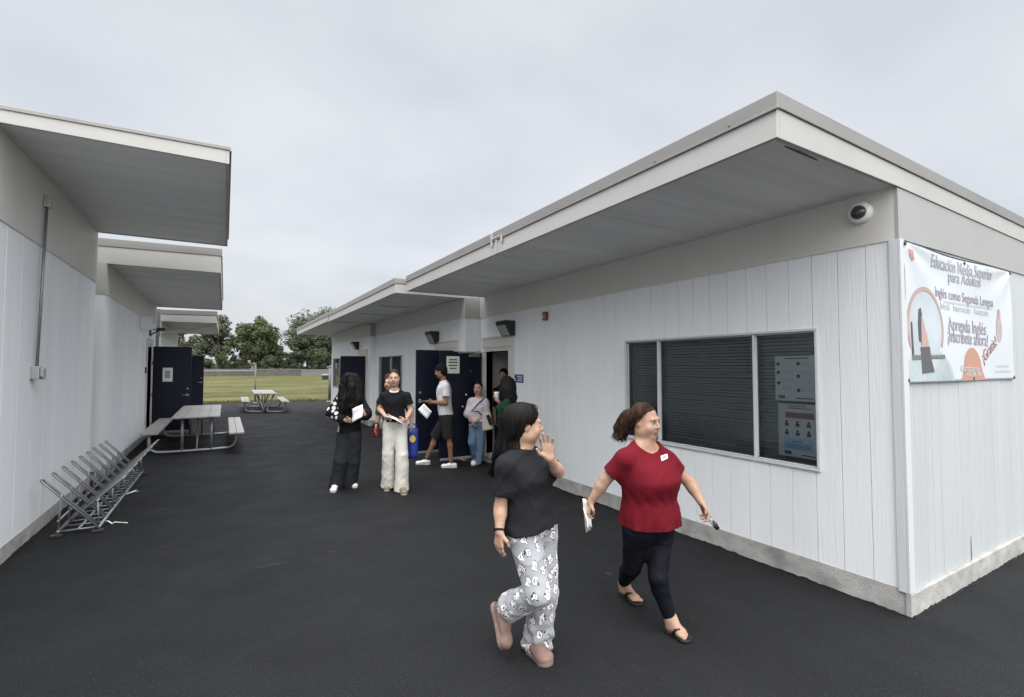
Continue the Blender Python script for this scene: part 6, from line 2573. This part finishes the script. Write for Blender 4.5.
    # 6: man in white tee and shorts walking left with a phone and a sheet
    m = figure('man in a white tee and charcoal shorts walking with a phone and paper', (437, 467), (-1, .05), head=(440.5, 371.2, 0), hf=(-.97, .12, -.22), hs=1.04, neck=(443.5, 381.5, .0),
               sh=[(444, 386.5, .17), (446, 386.5, -.17)], el=[(442, 402, .20), (446, 403, -.21)], wr=[(431, 402, .10), (433, 402.5, -.15)], pel=(445.5, 417, 0),
               hip=[(445, 420, .09), (446.5, 420, -.09)], kn=[(435, 437.5, .09), (448.5, 438, -.09)], an=[(427, 457.5, .10), (451, 461, -.09)],
               feet=[((430.5, 464.8), (416, 464.6)), ((457, 467.8), (441.5, 467.8))], sk=SK4, armr=(.048, .040, .038, .027),
               tab=[(-.1, .10, .07, .09), (0, .155, .105, .125), (.25, .150, .11, .105), (.5, .155, .12, .105), (.7, .170, .13, .115), (.86, .180, .10, .10), (.94, .125, .06, .075), (1.0, .060, .05, .055)],
               top=dict(mat=C_TEEW, sleeve=.62, r=(.068, .076), hem=(445, 414.5, 0), infl=.014, neck=(.015, .035, .072)), bottom=dict(mat=C_SHORT, r=(.108, .104, .1), len=.98, name='shorts'), shoe=(C_SHOEW, C_SHOEG),
               hands={0: (unit(V3(-1, -.1, -.1)), V3(0, -1, .4), V3(0, .5, 1), .6), 1: (unit(V3(-1, .3, 0)), V3(0, -.4, 1), V3(-.2, 1, 0), .7)},
               hair=dict(mat=HAIR_BLK, grow=1.0, front=(.085, .070), side=(.012, -.03), amp=.004))
    wv = lambda px, py, dd: m.world(m.J(px, py, dd))
    sheet('paper_sheet', 'white sheet hanging from the hand of the man in shorts', [wv(418, 409.5, -.10), wv(427, 419, -.14), wv(432, 411.5, -.16), wv(424, 403.5, -.12)], M['paper'], 'loose sheets of paper', bend=.012)
    t = thing('phone', 'black phone held out flat by the man in shorts', 'phone', tuple(wv(424, 400, -.02)))
    b = MB()
    b.obox(wv(423.5, 400.2, -.02), cr * .075, f0 * .037, UP * .0045 + cr * .0)
    b.build('case', M['black'], t, bevel=.003)
    b = MB()
    b.obox(wv(423.5, 400.2, -.02) + UP * .0052, cr * .07, f0 * .033, UP * .0006)
    b.build('screen', mat('phone_glass', (0.02, 0.02, 0.025), 0.08), t)
    b = MB()
    b.ball(wv(420, 399.8, -.045), (.016, .010, .016))
    b.build('lens_ring', M['galv'], t, True)
    # 7: laughing woman leaning by the door with a cream tote
    p = figure('laughing woman in a pale blouse and light blue jeans by the open door', (477.5, 464.8), (-.12, -1), head=(478.0, 388.2, -.02), hf=(-.15, -1, .0), hs=.98, neck=(478.2, 398, .0),
               sh=[(471.5, 402, 0), (485.0, 402, 0)], el=[(468.5, 413.5, -.02), (486.0, 414, -.02)], wr=[(471.5, 421, -.17), (475.5, 421.5, -.19)], pel=(477.5, 425, 0),
               hip=[(473.5, 428, 0), (481, 428, 0)], kn=[(472, 443, -.07), (480, 444, -.01)], an=[(475, 456, .10), (478.8, 459.5, -.02)],
               feet=[((476.5, 462.0), (474, 463.4)), ((479.5, 463.6), (473, 465.4))], sk=SK3,
               top=dict(mat=C_BLOUSE, sleeve=1.05, r=(.075, .085), hem=(477, 421, 0), infl=.028, name='blouse', neck=(.02, .05, .068)), bottom=dict(mat=C_BLUEJ, r=(.088, .072, .062), name='jeans'), shoe=(C_SHOEW, C_SHOEG),
               hands={0: (unit(V3(.4, -.3, -.7)), V3(.3, -1, 0), V3(.6, .5, .3), .5), 1: (unit(V3(-.5, -.3, -.6)), V3(-.3, -1, 0), V3(-.6, .5, .3), .5)},
               lips=LIPR, hair=dict(mat=HAIR_BLK, grow=.985, front=(.074, .092), side=(-.012, -.0), chains=[([(478, 383.5, .07), (478, 391, .09)], [.055, .045])]))
    bag('shoulder_tote', 'cream shoulder tote with a charcoal patch on the laughing woman in jeans', p, [(482.5, 431), (494, 428.5), (490.5, 412.5), (481, 414.5)], -.10, .09, mat('cream_canvas', (0.50, 0.46, 0.38), 0.85, 0.08, 6),
        handle=[(481.5, 415, -.13), (478.0, 411.5, -.19), (471.5, 411.5, -.20), (477, 405, -.19), (484.2, 398.3, -.05), (487, 404, .05), (489.5, 413, -.05)], hm=C_BLK,
        patch=[(486, 415.5), (489, 414.5), (491.5, 419), (493, 424.5), (489.5, 425.5), (487.5, 420)], pm=C_SHORT)
    # 8: woman in green seen from the side with a cup
    q = figure('woman with long black hair in a dark green top holding a white cup', (505, 480), (-.9, .35), w0=7.0, head=(507.3, 388.0, 0), hf=(-.80, .58, .0), neck=(508.5, 399, .0),
               sh=[(510, 402.5, .15), (507, 403, -.17)], el=[(504, 413, .14), (506, 418, -.21)], wr=[(499, 402.5, .0), (502.8, 431, -.24)], pel=(507, 428, 0),
               hip=[(507.5, 431, .08), (506.5, 431, -.08)], kn=[(506, 457, .08), (505, 457, -.08)], an=[(507, 485, .08), (506.5, 485, -.08)],
               feet=[((508, 490), (500, 490)), ((508, 493), (500, 493))], sk=SK2, tab=[(-.1, .09, .08, .09), (0, .150, .115, .140), (.25, .135, .125, .12), (.5, .14, .135, .12), (.7, .15, .155, .12), (.86, .15, .11, .11), (.94, .115, .075, .085), (1.0, .055, .05, .055)], top=dict(mat=C_GREEN, sleeve=.45, r=(.060, .068), hem=(507, 418, 0), neck=(.02, .05, .065)),
               bottom=dict(mat=C_BLK, r=(.090, .068, .060), infl=.012, s1=.4), shoe=(C_FLIP, C_FLIP),
               hands={0: (unit(V3(-.3, -.1, 1)), V3(-.4, -1, .2), V3(-1, .3, 0), .8)},
               hair=dict(mat=HAIR_BLK, grow=1.12, front=(.09, .075), side=(.0, -.06), amp=.008, groove=.003, strands=60, jit=.02,
                         chains=[([(507, 382, .0), (508, 390, -.03), (509.5, 398, -.05), (510.5, 404, -.06)], [.09, .115, .105, .05])]))
    t = thing('paper_cup', 'white paper cup held up by the woman in green', 'cup', tuple(q.world(q.J(497, 398, -.01))))
    b = MB()
    a_, b_ = q.world(q.J(497.2, 400, -.01)), q.world(q.J(496.7, 393, -.01))
    b.tube([a_, b_, b_ + UP * .004], [.029, .039, .041], 16)
    b.build('body', M['paper'], t, True)
    b = MB()
    b.tube([b_ + UP * .004, b_ + UP * .012, b_ + UP * .016], [.042, .041, .034], 16)
    b.build('lid', M['white_plastic'], t, True)
    # 9: person just inside the doorway
    r = figure('dark haired person standing inside the doorway behind the woman in green', (503.5, 450), (-.3, -.95), w0=9.5, head=(503.3, 374.8, 0), hf=(-.25, -.95, -.05), hs=1.02, neck=(503.6, 385.5, 0),
               sh=[(495, 391, .03), (512, 391, -.02)], el=[(493.5, 407, .02), (514, 407, 0)], wr=[(495, 420, -.1), (513, 420, -.1)], pel=(503.5, 423, 0),
               hip=[(499, 426, 0), (508, 426, 0)], kn=[(499, 443, 0), (508, 443, 0)], an=[(499, 459, 0), (508, 459, 0)],
               sk=SK2, top=dict(mat=C_BLK, sleeve=.95, hem=(503.5, 420, 0)), bottom=dict(mat=C_JEAN, r=(.09, .07, .06)),
               feet=[((499, 462), (498, 465)), ((508, 462), (508, 465))], shoe=(C_FLIP, C_FLIP),
               hair=dict(mat=HAIR_BLK, grow=1.0, front=(.085, .075), side=(.0, -.02), amp=.004))


person_one()
person_two()
others()
# ------------------------------------------------------------------ sky, sun, camera
W = bpy.data.worlds.new('World')
SC.world = W
W.use_nodes = True
N, L = W.node_tree.nodes, W.node_tree.links
bg = N['Background']
SUN_EL, SUN_AZ = R(44), R(205)
sk = N.new('ShaderNodeTexSky')
sk.sky_type = 'NISHITA'
sk.sun_disc = False
sk.sun_elevation = SUN_EL
sk.sun_rotation = SUN_AZ
sk.air_density = 1.0
sk.dust_density = 6.0
L.new(sk.outputs['Color'], bg.inputs['Color'])
bg.inputs['Strength'].default_value = 0.02
tc = N.new('ShaderNodeTexCoord')
sp = N.new('ShaderNodeSeparateXYZ')
L.new(tc.outputs['Generated'], sp.inputs['Vector'])


def math_node(op, a, b=None, c=None):
    n = N.new('ShaderNodeMath')
    n.operation = op
    for i, v in enumerate((a, b, c)):
        if v is None:
            continue
        if isinstance(v, (int, float)):
            n.inputs[i].default_value = v
        else:
            L.new(v, n.inputs[i])
    return n.outputs[0]


zc = math_node('MAXIMUM', sp.outputs['Z'], 0.0)
den = math_node('ADD', zc, 0.35)
cb = N.new('ShaderNodeCombineXYZ')
L.new(math_node('DIVIDE', sp.outputs['X'], den), cb.inputs['X'])
L.new(math_node('DIVIDE', sp.outputs['Y'], den), cb.inputs['Y'])
mp = N.new('ShaderNodeMapping')
mp.inputs['Scale'].default_value = (0.9, 1.1, 1)
mp.inputs['Rotation'].default_value = (0, 0, 0.5)
L.new(cb.outputs['Vector'], mp.inputs['Vector'])
nz = N.new('ShaderNodeTexNoise')
nz.inputs['Scale'].default_value = 2.1
nz.inputs['Detail'].default_value = 5
nz.inputs['Roughness'].default_value = 0.45
L.new(mp.outputs['Vector'], nz.inputs['Vector'])
rp = N.new('ShaderNodeValToRGB')
rp.color_ramp.elements[0].position = 0.36
rp.color_ramp.elements[1].position = 0.64
rp.color_ramp.elements[0].color = (0.345, 0.358, 0.378, 1)
rp.color_ramp.elements[1].color = (0.412, 0.42, 0.432, 1)
L.new(nz.outputs['Fac'], rp.inputs['Fac'])
# an overcast sky is brightest high overhead
zen = N.new('ShaderNodeMapRange')
zen.inputs['From Min'].default_value = 0.62
zen.inputs['From Max'].default_value = 1.0
zen.inputs['To Min'].default_value = 1.0
zen.inputs['To Max'].default_value = 4.0
L.new(zc, zen.inputs['Value'])
bg2 = N.new('ShaderNodeBackground')
L.new(rp.outputs['Color'], bg2.inputs['Color'])
# and brighter towards the hidden sun
dp = N.new('ShaderNodeVectorMath')
dp.operation = 'DOT_PRODUCT'
L.new(tc.outputs['Generated'], dp.inputs[0])
dp.inputs[1].default_value = (math.sin(SUN_AZ) * math.cos(SUN_EL), math.cos(SUN_AZ) * math.cos(SUN_EL), math.sin(SUN_EL))
glow = N.new('ShaderNodeMapRange')
glow.interpolation_type = 'SMOOTHSTEP'
glow.inputs['From Min'].default_value = -0.05
glow.inputs['From Max'].default_value = 0.8
glow.inputs['To Min'].default_value = 1.0
glow.inputs['To Max'].default_value = 2.9
L.new(dp.outputs['Value'], glow.inputs['Value'])
L.new(math_node('MULTIPLY', zen.outputs['Result'], glow.outputs['Result']), bg2.inputs['Strength'])
ad = N.new('ShaderNodeAddShader')
L.new(bg.outputs['Background'], ad.inputs[0])
L.new(bg2.outputs['Background'], ad.inputs[1])
L.new(ad.outputs['Shader'], N['World Output'].inputs['Surface'])

sl = bpy.data.lights.new('sun', 'SUN')
sl.energy = 0.5
sl.angle = R(70)
sl.color = (1.0, 0.985, 0.965)
so_ = bpy.data.objects.new('sun', sl)
COL.objects.link(so_)
sd_ = Vector((math.sin(SUN_AZ) * math.cos(SUN_EL), math.cos(SUN_AZ) * math.cos(SUN_EL), math.sin(SUN_EL)))
so_.rotation_euler = (-sd_).to_track_quat('-Z', 'Y').to_euler()
so_.location = (-10, -10, 30)

cd = bpy.data.cameras.new('camera')
cd.sensor_width = 36
cd.lens = F_PX / 1024 * 36
cd.clip_end = 3000
cd.clip_start = 0.05
co = bpy.data.objects.new('camera', cd)
COL.objects.link(co)
mw = Matrix(((cr[0], cu[0], -cf[0], 0), (cr[1], cu[1], -cf[1], 0), (cr[2], cu[2], -cf[2], CAM_H), (0, 0, 0, 1)))
co.matrix_world = mw
SC.camera = co
SC.render.resolution_x, SC.render.resolution_y = 1024, 697
SC.view_settings.view_transform = 'Standard'
SC.view_settings.look = 'None'
SC.view_settings.exposure = 0.84
SC.view_settings.gamma = 1.0
SC.view_settings.use_curve_mapping = False
SC.cycles.use_denoising = True
SC.cycles.max_bounces = 6
SC.cycles.transparent_max_bounces = 12
